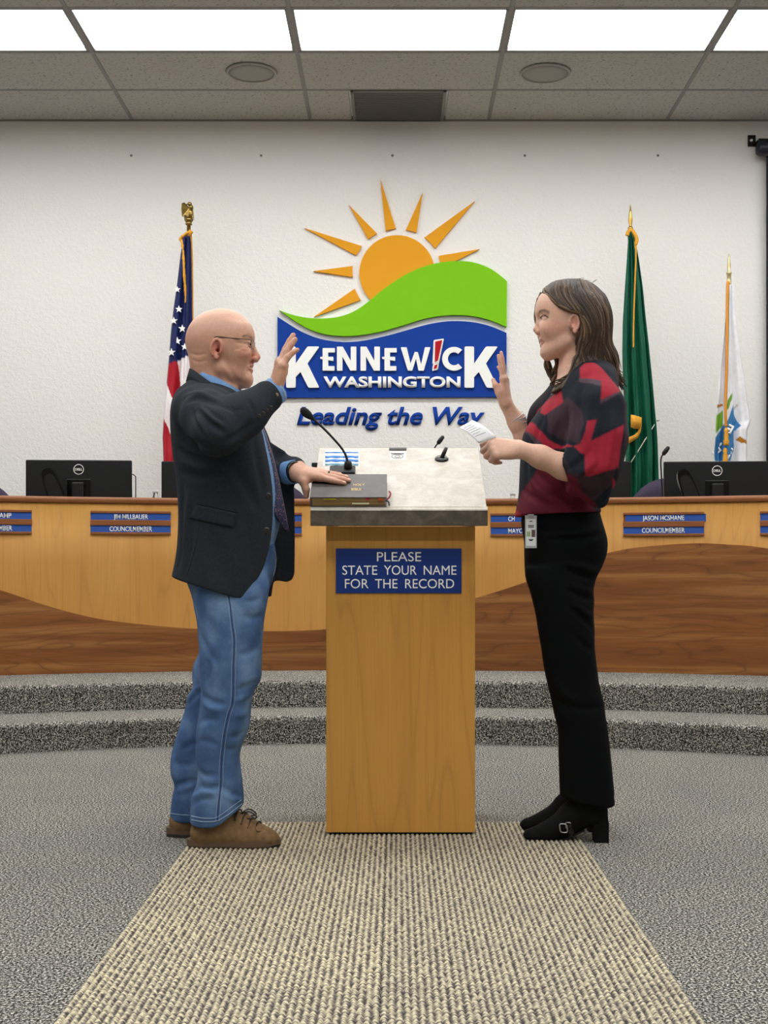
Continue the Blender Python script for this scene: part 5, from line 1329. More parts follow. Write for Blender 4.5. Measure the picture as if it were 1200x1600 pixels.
T_.creases([([(314, 1086), (330, 1096), (352, 1100)], .008, .008), ([(316, 1100), (332, 1108), (348, 1110)], .008, -.006), ([(405, 1064), (388, 1072), (370, 1078)], .008, .008), ([(396, 1082), (380, 1090), (368, 1096)], .008, -.006), ([(310, 1128), (328, 1124), (344, 1128)], .010, .006),
            ([(312, 1228), (326, 1232), (344, 1228)], .007, .009), ([(300, 1246), (318, 1238), (336, 1240)], .007, -.007), ([(301, 1258), (315, 1250), (335, 1250)], .006, .006), ([(378, 1244), (362, 1238), (348, 1230)], .007, .008), ([(379, 1250), (366, 1250), (350, 1244)], .006, -.006), ([(311, 1206), (322, 1212), (336, 1210)], .008, .007),
            ([(276, 1226), (290, 1222), (306, 1218)], .007, .010), ([(270, 1238), (286, 1234), (302, 1228)], .007, -.008), ([(285, 1172), (296, 1164), (306, 1162)], .008, .008), ([(292, 1100), (302, 1090), (314, 1080)], .008, .009), ([(296, 1088), (304, 1078), (314, 1072)], .006, -.007), ([(270, 1190), (285, 1196), (304, 1192)], .010, .006),
            ([(320, 1030), (326, 1046), (324, 1066)], .010, .008), ([(332, 1028), (336, 1048), (330, 1070)], .008, -.006), ([(312, 990), (322, 1012), (332, 1034)], .012, .007), ([(318, 950), (330, 985), (340, 1010)], .016, .005), ([(408, 934), (395, 940), (382, 938)], .008, .006), ([(410, 962), (396, 966), (380, 962)], .010, .006), ([(404, 1010), (390, 1020), (374, 1024)], .012, .005),
            ([(384, 1140), (374, 1150), (358, 1152)], .009, .007), ([(378, 1166), (366, 1172), (352, 1170)], .008, .006), ([(388, 1110), (376, 1118), (364, 1116)], .010, -.005), ([(308, 1160), (322, 1158), (340, 1166)], .010, .005)], 3.6, 4.3, 1.3)
tm = T_.mesh((-.76, 3.84, .04), (-.36, 4.29, .96), .0046, .0046, None, 1); local(tm, MLOC); jeans = link('jeans', tm, denim, man)
stitch = plain('pale_denim_stitch', srgb(136, 156, 182), .9); dseam = plain('dark_denim_seam', srgb(44, 62, 100), .9)
sp_ = [(356, 926), (360, 948), (363.5, 979.6), (366, 1000), (364.8, 1040), (364.6, 1063), (363.5, 1096), (357, 1117.5), (350.5, 1150), (346, 1193), (345, 1226), (342, 1254), (339.7, 1284)]
seam(T_, 'seam', dseam, jeans, MLOC, sp_, 3.6, 4.2, .0024, -.0012)
for dx in (-3.0, 3.0): seam(T_, 'stitching', stitch, jeans, MLOC, [(x + dx, yy) for x, yy in sp_], 3.6, 4.2, .0007, 0)
seam(T_, 'stitching', stitch, jeans, MLOC, [(299, 1275), (318, 1278.5), (336, 1278), (350, 1270), (362, 1261), (377, 1250)], 3.6, 4.2, .0013, 0)
seam(T_, 'stitching', stitch, jeans, MLOC, [(266.5, 1271), (280, 1273), (296, 1274)], 3.9, 4.2, .0013, 0)
seam(T_, 'hem_edge', stitch, jeans, MLOC, [(299, 1281), (318, 1284), (338, 1283), (352, 1276), (364, 1267), (378, 1256)], 3.6, 4.2, .0016, 0)
seam(T_, 'pocket_stitching', stitch, jeans, MLOC, [(426, 858), (431, 868), (431, 885), (427, 900)], 3.8, 4.25, .001, 0)
MB().lathe([(.002, 0), (.01, .001), (.01, .003), (.0, .004)], P(420, 836, 3.99) - MLOC, 12, (.6, -.8, 0)).build('belt_buckle', M['steel'], man)

# shoes
suede = plain('brown_suede', srgb(120, 94, 66), .95, var=.18, vscale=60, bump=.3, bscale=500, bdist=.0008, spec=.15)
sole_m = plain('dark_rubber_sole', srgb(46, 40, 34), .8, var=.1); mids = plain('tan_midsole', srgb(96, 76, 56), .85, bump=.3, bscale=120, bdist=.002)
lace = plain('dark_lace', srgb(46, 36, 28), .8)
def shoe(par, loc, x0, ysole, d):
    """low lace-up shoe, heel at photo x0, sole bottom at photo row ysole"""
    o_ = Vector((xt(x0, d), d, 0)); S = Sdf(); X = lambda a, y_, z_: o_ + Vector((a, y_, z_))
    S.chain([X(.042, 0, .045), X(.10, 0, .045), X(.17, -.004, .036), X(.222, -.006, .033)], [.043, .041, .041, .032], .02, flat=((0, 0, 1), 1.0))
    S.cone(X(.045, 0, .05), X(.06, 0, .095), .040, .037, .02); S.chain([X(.10, 0, .085), X(.155, 0, .076), X(.205, -.004, .05)], [.034, .030, .026], .02); S.ell(X(.238, -.005, .030), (.036, .037, .027), .02)
    S.extr([(o_.x - .1, -.1), (o_.x + .4, -.1), (o_.x + .4, .018), (o_.x - .1, .018)], d - .2, d + .2, .003, 'sub', 0)
    S.cone(X(.055, 0, .12), X(.06, 0, .085), .034, .026, .006, 'sub')
    m = S.mesh(np.array(X(-.03, -.08, 0)), np.array(X(.3, .08, .16)), .0042, .0042, None, 1); local(m, loc); root = link('shoe', m, suede, par)
    def sole(z0, z1, g, name, mat, cut):
        pts = []
        for k in range(40):
            a_ = 2 * PI * k / 40; cx_ = .132; x = cx_ + (.140 + g) * math.copysign(abs(math.cos(a_)) ** .8, math.cos(a_)); w_ = (.043 + g) * (1 + .12 * math.cos(a_) - .14 * math.sin(max(0, min(1, (x - .05) / .12)) * PI)) * math.copysign(abs(math.sin(a_)) ** .75, math.sin(a_))
            pts.append(X(x, w_, 0) - loc)
        top_ = [p + Vector((0, 0, z1)) for p in pts]; bot = [p + Vector((0, 0, z0 + (cut if .07 < (p.x - o_.x + loc.x) < .12 else (.004 if (p.x - o_.x + loc.x) > .25 else 0)))) for p in pts]
        n_ = len(pts); MB().add(bot + top_, [list(range(n_))[::-1], list(range(n_, 2 * n_))] + [[i, (i + 1) % n_, n_ + (i + 1) % n_, n_ + i] for i in range(n_)]).build(name, mat, root)
    sole(0, .012, .004, 'outsole', sole_m, .006); sole(.011, .030, .0055, 'midsole', mids, 0)
    for k in range(4):
        a_ = .143 + .02 * k; zt_ = .118 - .0125 * k
        MB().tube(catmull([X(a_ - .004, -.037, zt_ - .026) - loc, X(a_ + .004, -.018, zt_ + .0) - loc, X(a_ + .01, .006, zt_ - .001) - loc, X(a_ + .014, .03, zt_ - .02) - loc], 4), .0026, 6).build('lace', lace, root)
    for yy, a_ in ((-.03, .02), (.025, .012)):
        MB().tube(catmull([X(.155, -.012, .109) - loc, X(.165 + a_, yy * .8, .116) - loc, X(.187 + a_, yy, .1) - loc, X(.175, yy * .7, .095) - loc, X(.157, -.012, .107) - loc], 5), .0024, 6).build('lace', lace, root)
    for k in range(3):
        MB().prism([X(.200 + .012 * k, -.026 + .008 * k, .073 - .004 * k) - loc, X(.211 + .012 * k, -.023 + .008 * k, .070 - .004 * k) - loc, X(.218 + .010 * k, -.036 + .006 * k, .056 - .002 * k) - loc, X(.206 + .010 * k, -.040 + .006 * k, .060 - .002 * k) - loc], (0, 0, 0), (.001, 0, .003)).build('tongue_fringe', suede, root)
    return root
shoe(man, MLOC, 298.5, 1325, 3.955); shoe(man, MLOC, 266, 1304, 4.135)
# ------------------------------------------------------------------ the woman
DW = 4.13
WLOC = Vector((xt(885, DW), DW, 0))
wom = thing('person', 'dark-haired woman in a red and black blouse and black trousers reading from paper', 'person', WLOC)
def r(px, py, dy=0.0): return P(px, py, DW + dy)
B = Sdf()
B.ell(r(890, 490), (.100, .073, .100), .02); B.ell(r(872, 484), (.064, .062, .072), .03)
B.loft(lt([(466, 846, 885, .053), (474, 842, 887, .058), (482, 840.5, 889, .062), (489, 841, 890, .0635), (497, 843.5, 891, .065), (508, 844, 892, .064), (518, 844.5, 892, .062), (528, 844.5, 890, .057), (538, 846.5, 887, .051), (548, 847, 881, .043), (554, 849, 875, .034), (559.5, 855, 866, .02)], DW), .024, n=2.2)
B.cone(r(897, 545), r(899, 590), .047, .046, .025); B.cone(r(899, 585), r(905, 620), .046, .08, .04)
for sg in (-1, 1):
    pt = lambda px, py, v_: Vector((P(px, py, DW - v_).x, DW + sg * v_, P(px, py, DW - v_).z))
    B.cone(pt(886, 533, .040), pt(856, 552, .014), .012, .012, .03)
    B.ell(pt(858, 514, .040), (.026, .017, .020), .028)
    B.cone(pt(844, 487.5, .016), pt(853, 487.5, .044), .006, .005, .012)
    B.ell(pt(843, 496.5, .030), (.012, .016, .010), .012, 'sub')
    B.ell(pt(849.5, 496.5, .030), (.0138, .0138, .0122), .004)
    B.ell(pt(841.5, 496.8, .032), (.0125, .0125, .0034), .002, 'sub')
    B.ell(pt(841, 518.2, .0098), (.0085, .0075, .0072), .006)
    e0 = pt(898.5, 505, .067); R = Matrix.Rotation(math.radians(-8), 3, 'Y') @ Matrix.Rotation(math.radians(sg * 16), 3, 'Z'); Rn = np.array(R)
    E_ = lambda a, b, c: e0 + R @ Vector((-a, sg * b, c))
    B.ell(E_(0, .004, 0), (.0165, .0065, .029), .006, rot=Rn)
    ring = [E_(.012 * math.cos(t_) - .002, .011, .0245 * math.sin(t_) + .002) for t_ in np.linspace(-.6, 4.3, 14)]
    B.chain(ring, [.0036] * 14, .003); B.ell(E_(.002, .014, .0), (.0085, .007, .015), .005, 'sub', rot=Rn); B.ell(E_(.003, .007, -.026), (.007, .005, .007), .005)
B.cone(r(844, 497), r(838, 513.5), .0070, .0085, .010); B.ell(r(837.6, 515.4), (.0088, .0092, .0082), .006); B.cone(r(839, 519), r(844.5, 522.5), .005, .005, .006)
for sg in (-1, 1): B.ell(Vector((r(840, 521).x, DW + sg * .0055, r(0, 520.8).z)), (.004, .0026, .0026), .002, 'sub')
ml = lambda tab: [Vector((r(x, yy).x, DW + v_, r(0, yy).z)) for x, yy, v_ in tab]
B.chain(ml(((851, 533.6, -.022), (845.5, 531.2, -.011), (844.4, 530.2, 0), (845.5, 531.2, .011), (851, 533.6, .022))), [.0022, .0038, .0042, .0038, .0022], .006)
B.chain(ml(((851, 534.8, -.021), (847.2, 537.2, -.011), (846.2, 538, 0), (847.2, 537.2, .011), (851, 534.8, .021))), [.0022, .004, .0048, .004, .0022], .006)
B.chain(ml(((851.5, 533.9, -.021), (845.5, 534, -.011), (843.5, 534.1, 0), (845.5, 534, .011), (851.5, 533.9, .021))), [.0011] * 5, .002, 'sub')
B.ell(r(853, 550), (.012, .018, .012), .014)
B.loft(lt([(585, 880, 930, .08), (605, 868, 940, .14), (640, 852, 945, .15), (680, 842, 940, .14), (720, 838, 930, .125), (770, 832, 925, .13), (830, 832, 932, .135), (880, 836, 926, .13), (905, 840, 916, .11)], DW), .03)
S1 = P(925, 598, 3.975); E1 = P(912, 742, 3.915); W1 = P(812, 702, 3.885)
S2 = P(905, 600, 4.285); E2 = P(838, 712, 4.34); W2 = P(792, 634, 4.30)
B.chain([S1 + Vector((0, .03, -.02)), E1], [.036, .036], .02); B.chain([E1, P(880, 729, 3.905), P(845, 714, 3.895), W1], [.036, .0375, .033, .0245], .02)
B.chain([S2, E2], [.04, .036], .02); B.chain([E2, P(822, 686, 4.33), P(808, 660, 4.315), W2], [.038, .036, .029, .0225], .02)
for dy, dx in ((-.075, 0), (.075, 2)):
    B.chain([P(876, 890, DW + dy), P(884 + dx, 1075, DW + dy), P(912 + dx, 1255, DW + dy)], [.045, .038, .033], .03)
    B.chain([P(912 + dx, 1265, DW + dy), P(850 + dx, 1297, DW + dy)], [.032, .024], .03)
# raised hand, palm towards the man
u1, g1 = hand(B, W2 + Vector((0, 0, .004)), (-.09, .0, 1.0), (.93, -.34, .1), True, {'index': (2, 4, 2), 'middle': (0, 3, 2), 'ring': (6, 8, 6), 'pinky': (12, 12, 8)},
              [(.012, .020, -.008), (.044, .036, -.018), (.070, .040, -.026), (.093, .036, -.034)], .90, .95, .025)
# hand with the paper
u2, g2 = hand(B, W1, (-1.0, -.02, .06), (.10, -.86, .5), False, {'index': (42, 58, 30, 0), 'middle': (58, 74, 40), 'ring': (64, 78, 40), 'pinky': (66, 78, 40)},
              [(.012, .018, -.012), (.046, .036, -.022), (.078, .036, -.026), (.102, .026, -.026)], .90, 1.02, .03)
bm = B.mesh((.22, 3.80, .02), (.76, 4.46, 1.86), .0031, .0031, [(1.16, .010), (1.30, .0030), (1.36, .0034), (1.90, .0026)], 1); vv = B.vert
nails = [(a + c * .004 - (a - b).normalized() * .002, (.006,) * 3, (222, 170, 160), .9) for t_ in (u1, u2) for (a, b, c) in t_.values()]
knk = [(b, (.013,) * 3, (206, 140, 120), .4) for t_ in (u1, u2) for (a, b, c) in t_.values()]
skin = tint(vv, (214, 170, 148), [(r(864, 516), (.055, .09, .042), (206, 132, 116), .7), (r(838, 516), (.014, .014, .012), (206, 132, 116), .7), (P(899, 505, DW - .07), (.02, .02, .03), (196, 124, 106), .7), (r(890, 560), (.05, .08, .04), (196, 150, 128), .5)] +
          strokes_on(B, [([(842.5, 487.5), (846, 485.6), (851, 485.2), (857, 488.2)], .0056, (92, 70, 60), .42), ([(845, 494.8), (848, 493.2), (852, 493.2), (856, 496)], .003, (46, 34, 34), .9), ([(846, 499), (850, 499.6), (854, 498.2)], .0022, (110, 78, 70), .6), ([(846, 490.5), (851, 490), (856, 492)], .004, (170, 124, 106), .4), ([(843, 531), (846, 531.6), (849.5, 533)], .0034, (164, 84, 92), .45), ([(846, 537.6), (848, 536.8), (850, 535)], .0034, (168, 88, 94), .45), ([(844, 534), (847, 534), (850.5, 533.8)], .0015, (96, 44, 50), .8)], 3.9, 4.3, DW) + knk + nails)
paint(bm, skin); local(bm, WLOC); link('body', bm, M['skin'], wom)
for sg in (-1, 1):
    c = P(849.5, 496.5, DW - .030); eye(wom, Vector((c.x, DW + sg * .030, c.z)) - WLOC, (-1, -.4 if sg < 0 else -.1, 0), .0114, (66, 74, 80))

# hair: a full cap and long waving locks
H_ = Sdf()
H_.ell(r(899, 493), (.106, .086, .114), .02); H_.ell(r(874, 482), (.074, .074, .084), .03); H_.ell(r(915, 512), (.076, .088, .10), .03)
H_.loft(lt([(600, 925, 968, .05), (580, 905, 966, .075), (560, 903, 961, .083), (540, 902, 953, .088), (515, 902, 947, .09), (490, 898, 945, .088), (470, 890, 938, .08)], DW), .03)
A_ = lambda px, py, d=DW: (xt(px, d), zt(py, d))
face = [A_(x, y_, 4.06) for x, y_ in ((820, 446), (846, 449), (857, 458), (864, 470), (874, 480), (886, 486), (895, 487.5), (906, 492), (908, 508), (903, 522), (897, 532), (892, 545), (890, 575), (870, 610), (820, 610))]
H_.extr(face, DW - .2, DW + .052, .006, 'sub', 0)
face2 = [A_(x, y_, 4.19) for x, y_ in ((820, 446), (839, 455), (838, 500), (846, 530), (850, 610), (820, 610))]
H_.extr(face2, DW + .05, DW + .2, .006, 'sub', 0)
H_.ell(r(880, 520), (.09, .066, .09), .006, 'sub')
rr = np.random.RandomState(3)
for k in range(70):                                                     # fine strand grooves running down the head
    a_ = rr.uniform(-1, 1); x0 = 872 + 60 * rr.rand(); x1 = x0 + 10 + 22 * rr.rand(); dpt = DW - .09 * (1 - .2 * rr.rand())
    H_.fold(P(x0, 448 + 8 * rr.rand(), DW - .05), P(x1, 500 + 40 * rr.rand(), dpt), .0045, .0026 * rr.choice([-1, 1]))
hm = H_.mesh((.38, 3.98, 1.42), (.78, 4.28, 1.84), .0042, .0042, None, 1); hv = H_.vert.copy(); nb_ = len(hv)
G = [[(853, 454, -.004), (858, 460, -.05), (870, 473, -.072), (890, 484, -.084), (906, 494, -.090), (912, 514, -.091), (908, 538, -.086), (898, 560, -.082), (894, 582, -.092), (876, 604, -.1)],
     [(872, 446, -.012), (867, 460, -.056), (879, 477, -.078), (899, 489, -.087), (911, 506, -.090), (911, 530, -.088), (901, 552, -.080), (903, 575, -.082), (888, 596, -.098), (868, 609, -.100)],
     [(884, 440, -.01), (886, 462, -.070), (903, 484, -.088), (918, 508, -.094), (920, 532, -.093), (910, 553, -.088), (914, 574, -.092), (900, 592, -.104), (884, 604, -.10)],
     [(896, 438, -.005), (906, 462, -.073), (922, 488, -.088), (931, 514, -.09), (930, 537, -.089), (922, 556, -.086), (930, 572, -.092), (926, 590, -.1)],
     [(908, 438, 0), (922, 460, -.062), (936, 488, -.074), (942, 514, -.076), (944, 536, -.075), (952, 555, -.07), (958, 572, -.062), (952, 590, -.06)],
     [(916, 440, .0), (934, 462, -.03), (946, 490, -.036), (949, 514, -.038), (955, 536, -.036), (964, 554, -.032), (966, 574, -.03), (972, 600, -.034)],
     [(918, 441, .01), (936, 464, .02), (947, 492, .025), (950, 516, .025), (956, 538, .025), (963, 556, .025), (964, 580, .025), (970, 605, .02)],
     [(905, 439, .02), (918, 462, .065), (930, 490, .08), (935, 516, .085), (938, 540, .085), (945, 560, .08), (950, 585, .075)]]
LB = MB(); lcol = []; pend = []
def put(pth, r0, shade):
    n_ = len(pth)
    rs = [r0 * (.55 + .45 * min(1, i / (n_ * .2))) * (1 - .85 * max(0, (i / n_ - .72) / .28) ** 1.3) + .0003 for i in range(n_)]; a0 = len(LB.v); LB.tube([p - WLOC for p in pth], rs, 6); lcol.extend([shade] * (len(LB.v) - a0))
def lock(pts, r0, shade, snap=False):
    pth = catmull([P(x, y_, DW + v_) for x, y_, v_ in pts], 6)
    if snap: pend.append((pth, r0, shade))
    else: put(pth, r0, shade)
def settle():
    """lay the waiting locks on the cap of hair"""
    A = np.array([tuple(p) for t_ in pend for p in t_[0]], np.float32); ee = np.eye(3, dtype=np.float32) * .002
    wt = np.concatenate([np.interp(np.arange(len(t_[0])) / len(t_[0]), [0, .4, .62, 1], [1, 1, .15, 0]) for t_ in pend]); r0 = np.concatenate([np.full(len(t_[0]), t_[1]) for t_ in pend])
    for _ in range(3):
        d_ = H_.ev(A); gr = np.stack([H_.ev(A + ee[k]) - H_.ev(A - ee[k]) for k in range(3)], 1); gr /= np.maximum(np.linalg.norm(gr, axis=1, keepdims=True), 1e-6)
        A = A - gr * (np.where(np.abs(d_) < .035, d_ - r0 * .15, 0) * wt)[:, None]
    k0 = 0
    for pth, r_, sh in pend: put([Vector(v_) for v_ in A[k0:k0 + len(pth)].tolist()], r_, sh); k0 += len(pth)
browns = [(54, 40, 31), (66, 50, 38), (80, 61, 46), (98, 77, 58), (120, 97, 72), (42, 31, 25)]
for k in range(300):
    t_ = rr.rand() * (len(G) - 1); i = int(t_); f_ = t_ - i; n_ = min(len(G[i]), len(G[i + 1])); jit = rr.randn(3) * (2.2, 1.5, .0025); ph = t_ * 1.1 + rr.randn() * .5; am = rr.uniform(1.5, 4.6)
    pts = []
    for j in range(n_):
        a_, b_ = G[i][j], G[i + 1][j]; w_ = j / (n_ - 1)
        pts.append((a_[0] * (1 - f_) + b_[0] * f_ + jit[0] * w_ + am * w_ * w_ * math.sin(j * 1.9 + ph), a_[1] * (1 - f_) + b_[1] * f_ + jit[1] + 6 * rr.randn() * (w_ > .9), a_[2] * (1 - f_) + b_[2] * f_ + jit[2] * .6))
    lock(pts, rr.uniform(.0016, .0048), browns[rr.choice(6, p=[.22, .24, .2, .14, .08, .12])], True)
settle()
for pts in ([(842, 466, .062), (839, 480, .068), (839, 500, .07), (843, 525, .068), (850, 552, .062), (857, 572, .06), (860, 586, .058), (862, 598, .05)], [(846, 458, .055), (841, 474, .07), (842, 500, .074), (848, 530, .072), (856, 556, .068), (853, 572, .066), (862, 588, .06), (868, 598, .05)],
            [(850, 540, .06), (864, 552, .058), (872, 566, .056), (866, 580, .056), (862, 590, .055), (866, 600, .05)], [(870, 552, .06), (878, 566, .058), (873, 580, .056), (866, 592, .052), (862, 602, .048)], [(880, 556, .06), (880, 575, .055), (874, 590, .052), (868, 600, .048)],
            [(902, 556, -.075), (897, 576, -.09), (888, 592, -.1), (876, 606, -.104), (862, 613, -.1)], [(905, 565, -.08), (898, 586, -.1), (882, 602, -.104), (866, 614, -.1)], [(902, 570, -.075), (890, 592, -.098), (874, 606, -.1), (862, 612, -.098)]):
    for _ in range(5): lock([(x + rr.randn() * 1.6, y_ + rr.randn() * 1.5, v_ + rr.randn() * .003) for x, y_, v_ in pts], rr.uniform(.003, .006), browns[rr.choice(6)])
for _ in range(6):                                                     # loose flyaway hairs
    x = rr.uniform(880, 925); lock([(x, 442, -.01), (x + rr.uniform(-12, 14), 436 + rr.uniform(-3, 2), -.02), (x + rr.uniform(-24, 26), 440 + rr.uniform(-2, 8), -.03)], .0003, browns[1])
local(hm, WLOC); streak = np.sin((hv[:, 0] * 260 + hv[:, 2] * 60)) * .5 + .5
hc = np.array([srgb(50, 38, 30)]) * (1 - streak[:, None] * .35) + np.array([srgb(84, 65, 50)]) * streak[:, None] * .35; hc[:, 3] = 1
paint(hm, hc); M['hair'] = vcol_mat('hair', .45, noise=.25, nscale=220, spec=.3); cap = link('hair', hm, M['hair'], wom)
lm_ = mesh_of(LB.v, LB.f, True); paint(lm_, [srgb(*c_) for c_ in lcol]); lo = link('hair_locks', lm_, M['hair'], cap); lo['kind'] = 'stuff'

# blouse
BL = Sdf()
BL.loft(lt([(563, 905, 945, .06), (572, 893, 955, .10), (585, 882, 962, .14), (600, 874, 964, .162), (618, 860, 964, .172), (640, 843, 962, .178), (660, 828, 958, .178), (676, 819, 954, .174), (700, 815, 948, .166), (725, 813, 942, .16), (750, 812, 937, .158), (775, 810.5, 935, .16), (795, 807, 937, .164), (815, 803.5, 939, .166)], DW), .03, n=2.25)
BL.chain([P(924, 606, 3.995), P(934, 640, 3.95), P(935, 685, 3.92), P(928, 730, 3.91), P(930, 768, 3.925)], [.068, .078, .082, .076, .04], .04)
BL.chain([P(925, 700, 3.92), P(905, 738, 3.912), P(880, 730, 3.905)], [.078, .066, .050], .03); BL.chain([P(928, 740, 3.92), P(938, 782, 3.95)], [.05, .022], .03)
BL.chain([P(900, 605, 4.28), P(862, 655, 4.31), P(846, 690, 4.33), P(836, 690, 4.33)], [.075, .075, .062, .048], .03)
cutc = [A_(888, 756, 3.9), A_(876, 730, 3.9), A_(866, 700, 3.9), A_(858, 660, 3.9), A_(800, 640, 3.9), A_(790, 780, 3.9), A_(884, 780, 3.9)]
BL.extr(cutc, 3.70, DW - .172, .006, 'sub', 0)
BL.cone(P(880, 729, 3.905), P(840, 712, 3.895), .044, .042, .004, 'sub')
BL.cone(r(896, 540), r(899, 578), .066, .062, .006, 'sub'); BL.extr([A_(780, 808.5), A_(1000, 799), A_(1000, 860), A_(780, 860)], 3.7, 4.6, .004, 'sub', 0)
BL.creases([([(886, 640), (884, 680), (876, 712)], .009, .010), ([(896, 640), (893, 680), (886, 712)], .009, -.008), ([(874, 660), (868, 685), (866, 702)], .008, .009), ([(912, 590), (902, 640), (900, 690)], .012, .008), ([(926, 585), (922, 640), (915, 690)], .012, -.006), ([(945, 610), (944, 670), (935, 730)], .012, .007), ([(957, 640), (955, 690), (948, 740)], .010, -.006),
            ([(892, 752), (910, 768), (930, 775)], .008, .008), ([(885, 735), (905, 722), (925, 700)], .009, .007), ([(898, 745), (915, 735), (935, 715)], .009, -.006), ([(815, 765), (845, 785), (875, 795)], .010, .007), ([(835, 735), (865, 765), (905, 790)], .010, .007), ([(822, 745), (850, 775), (885, 790)], .008, -.005), ([(826, 690), (822, 730), (826, 770)], .010, .006), ([(850, 650), (838, 680), (832, 720)], .010, .006),
            ([(862, 630), (856, 660), (858, 690)], .010, .007), ([(905, 775), (900, 790), (904, 800)], .008, .007), ([(940, 740), (945, 765), (940, 785)], .008, .007)], 3.6, 4.3, 1.3)
blm = BL.mesh((.32, 3.75, 1.0), (.76, 4.45, 1.56), .0036, .0036, None, 1); w = BL.vert
# woven print of big slanted blocks, laid out over the cloth
px_ = CX + w[:, 0] * F / 3.98; py_ = CY - (w[:, 2] - HC) * F / 3.98
near = w[:, 1] < DW - .09
col = np.tile(c4(40, 34, 40), (len(w), 1)); RED, BLK, GRY, MAR, DK = c4(150, 34, 50), c4(22, 26, 36), c4(74, 58, 66), c4(96, 28, 42), c4(56, 40, 48)
s6 = lambda x, y_: (730 + x * .225, 420 + y_ * .225); s7 = lambda x, y_: (730 + x * .225, 680 + y_ * .225)
fw = lambda fn, pts: [fn(*p) for p in pts]
blocks = [(MAR, fw(s7, [(330, 360), (470, 200), (720, 320), (860, 480), (920, 540), (330, 580)])), (BLK, fw(s6, [(700, 640), (900, 620), (1060, 700), (1100, 1000), (1090, 1250), (1000, 1250), (380, 1250), (420, 1100), (600, 850)])),
          (BLK, fw(s7, [(370, 150), (560, 60), (480, 260), (400, 380), (370, 500)])), (DK, fw(s6, [(560, 980), (690, 900), (760, 1000), (740, 1250), (560, 1130)])), (DK, fw(s6, [(1040, 640), (1110, 760), (1110, 1250), (1040, 1250), (1060, 1000)])),
          (RED, fw(s6, [(660, 840), (665, 930), (545, 1008), (525, 980), (560, 900), (640, 840)])), (RED, fw(s6, [(465, 1030), (500, 1100), (570, 1190), (700, 1260), (560, 1260), (430, 1100)])), (GRY, fw(s6, [(425, 1100), (440, 1110), (560, 1250), (500, 1250)])),
          (RED, fw(s6, [(780, 690), (830, 640), (890, 645), (905, 800), (770, 770)])), (GRY, fw(s6, [(765, 770), (905, 800), (895, 845), (765, 800)])), (RED, fw(s6, [(890, 650), (1045, 865), (885, 950), (905, 800)])), (GRY, fw(s6, [(885, 945), (1045, 865), (1035, 885), (878, 975)])),
          (BLK, fw(s6, [(765, 800), (895, 845), (880, 975), (850, 1080), (790, 1020), (740, 960)])), (RED, fw(s6, [(850, 1080), (790, 1090), (770, 1170), (740, 1250), (800, 1250)])), (BLK, fw(s6, [(880, 975), (1040, 890), (1050, 1100), (850, 1210), (850, 1080)])), (DK, fw(s6, [(690, 990), (760, 1000), (770, 1100), (720, 1230), (690, 1150)])),
          (RED, fw(s6, [(850, 1210), (1045, 1110), (1020, 1250), (760, 1260)])), (RED, fw(s7, [(815, 70), (1035, -40), (1000, 250), (770, 320), (760, 180)])), (BLK, fw(s7, [(600, 90), (700, 110), (770, 160), (765, 330), (690, 270)])), (DK, fw(s7, [(700, 290), (850, 320), (985, 255), (960, 360), (850, 470), (760, 400)])),
          (RED, fw(s7, [(700, 100), (815, 70), (770, 160), (740, 150)])), (BLK, fw(s7, [(985, 230), (1020, 330), (1000, 500), (930, 520), (850, 470), (960, 360)])), (RED, fw(s7, [(960, 310), (1000, 350), (1015, 420), (970, 370)])), (RED, fw(s7, [(340, 520), (365, 500), (400, 560), (340, 580)]))]
acc_ = np.zeros_like(col)
for jx, jy in ((-.9, -.4), (.4, -.9), (.9, .4), (-.4, .9), (0, 0)):
    cj = col.copy()
    for c_, poly in blocks: cj[polymask(px_ + jx, py_ + jy, poly)] = c_
    acc_ += cj / 5
col = acc_
paint(blm, col); local(blm, WLOC); blouse = link('blouse', blm, vcol_mat('printed_blouse', .75, noise=.08, nscale=60, bump=.15, bscale=900, bdist=.0005, sheen=.0, spec=.15), wom)

# trousers
blk = plain('black_stretch_cloth', srgb(9, 10, 12), .9, var=.1, vscale=80, bump=.2, bscale=800, bdist=.0005, spec=.1)
PT = Sdf()
nt = [(796, 818, 934, .148), (815, 815, 939, .155), (830, 817, 943.5, .160), (845, 819.5, 947, .162), (865, 820, 946, .158), (885, 820.5, 939, .15), (903, 822, 930, .14), (925, 829, 925, .12)]
PT.loft(lt(nt, DW), .02, n=2.4)
leg = [(885, 821, 938, .075), (903, 822, 930, .078), (925, 828.5, 926, .08), (938, 832, 927, .08), (955, 836, 926, .08), (985, 841, 927.5, .078), (1014, 846, 928, .076), (1040, 849.5, 931, .074), (1066, 855, 934.5, .072), (1092, 861, 941, .071), (1120, 867, 945, .071), (1136, 871, 947.5, .071), (1182, 873, 953, .072), (1239, 875, 958.5, .074), (1262, 876, 961, .075)]
PT.loft(lt(leg, 4.055), .012, n=2.3); PT.loft(lt([(a_, b_ + 2, c_ + 1, h_) for a_, b_, c_, h_ in leg], 4.205), .012, n=2.3)
PT.extr([A_(840, 1243, 4.06), A_(876, 1243, 4.06), A_(905, 1250, 4.06), A_(946, 1258, 4.06), A_(980, 1254, 4.06), A_(980, 1300, 4.06), A_(840, 1300, 4.06)], 3.9, 4.4, .003, 'sub', 0)
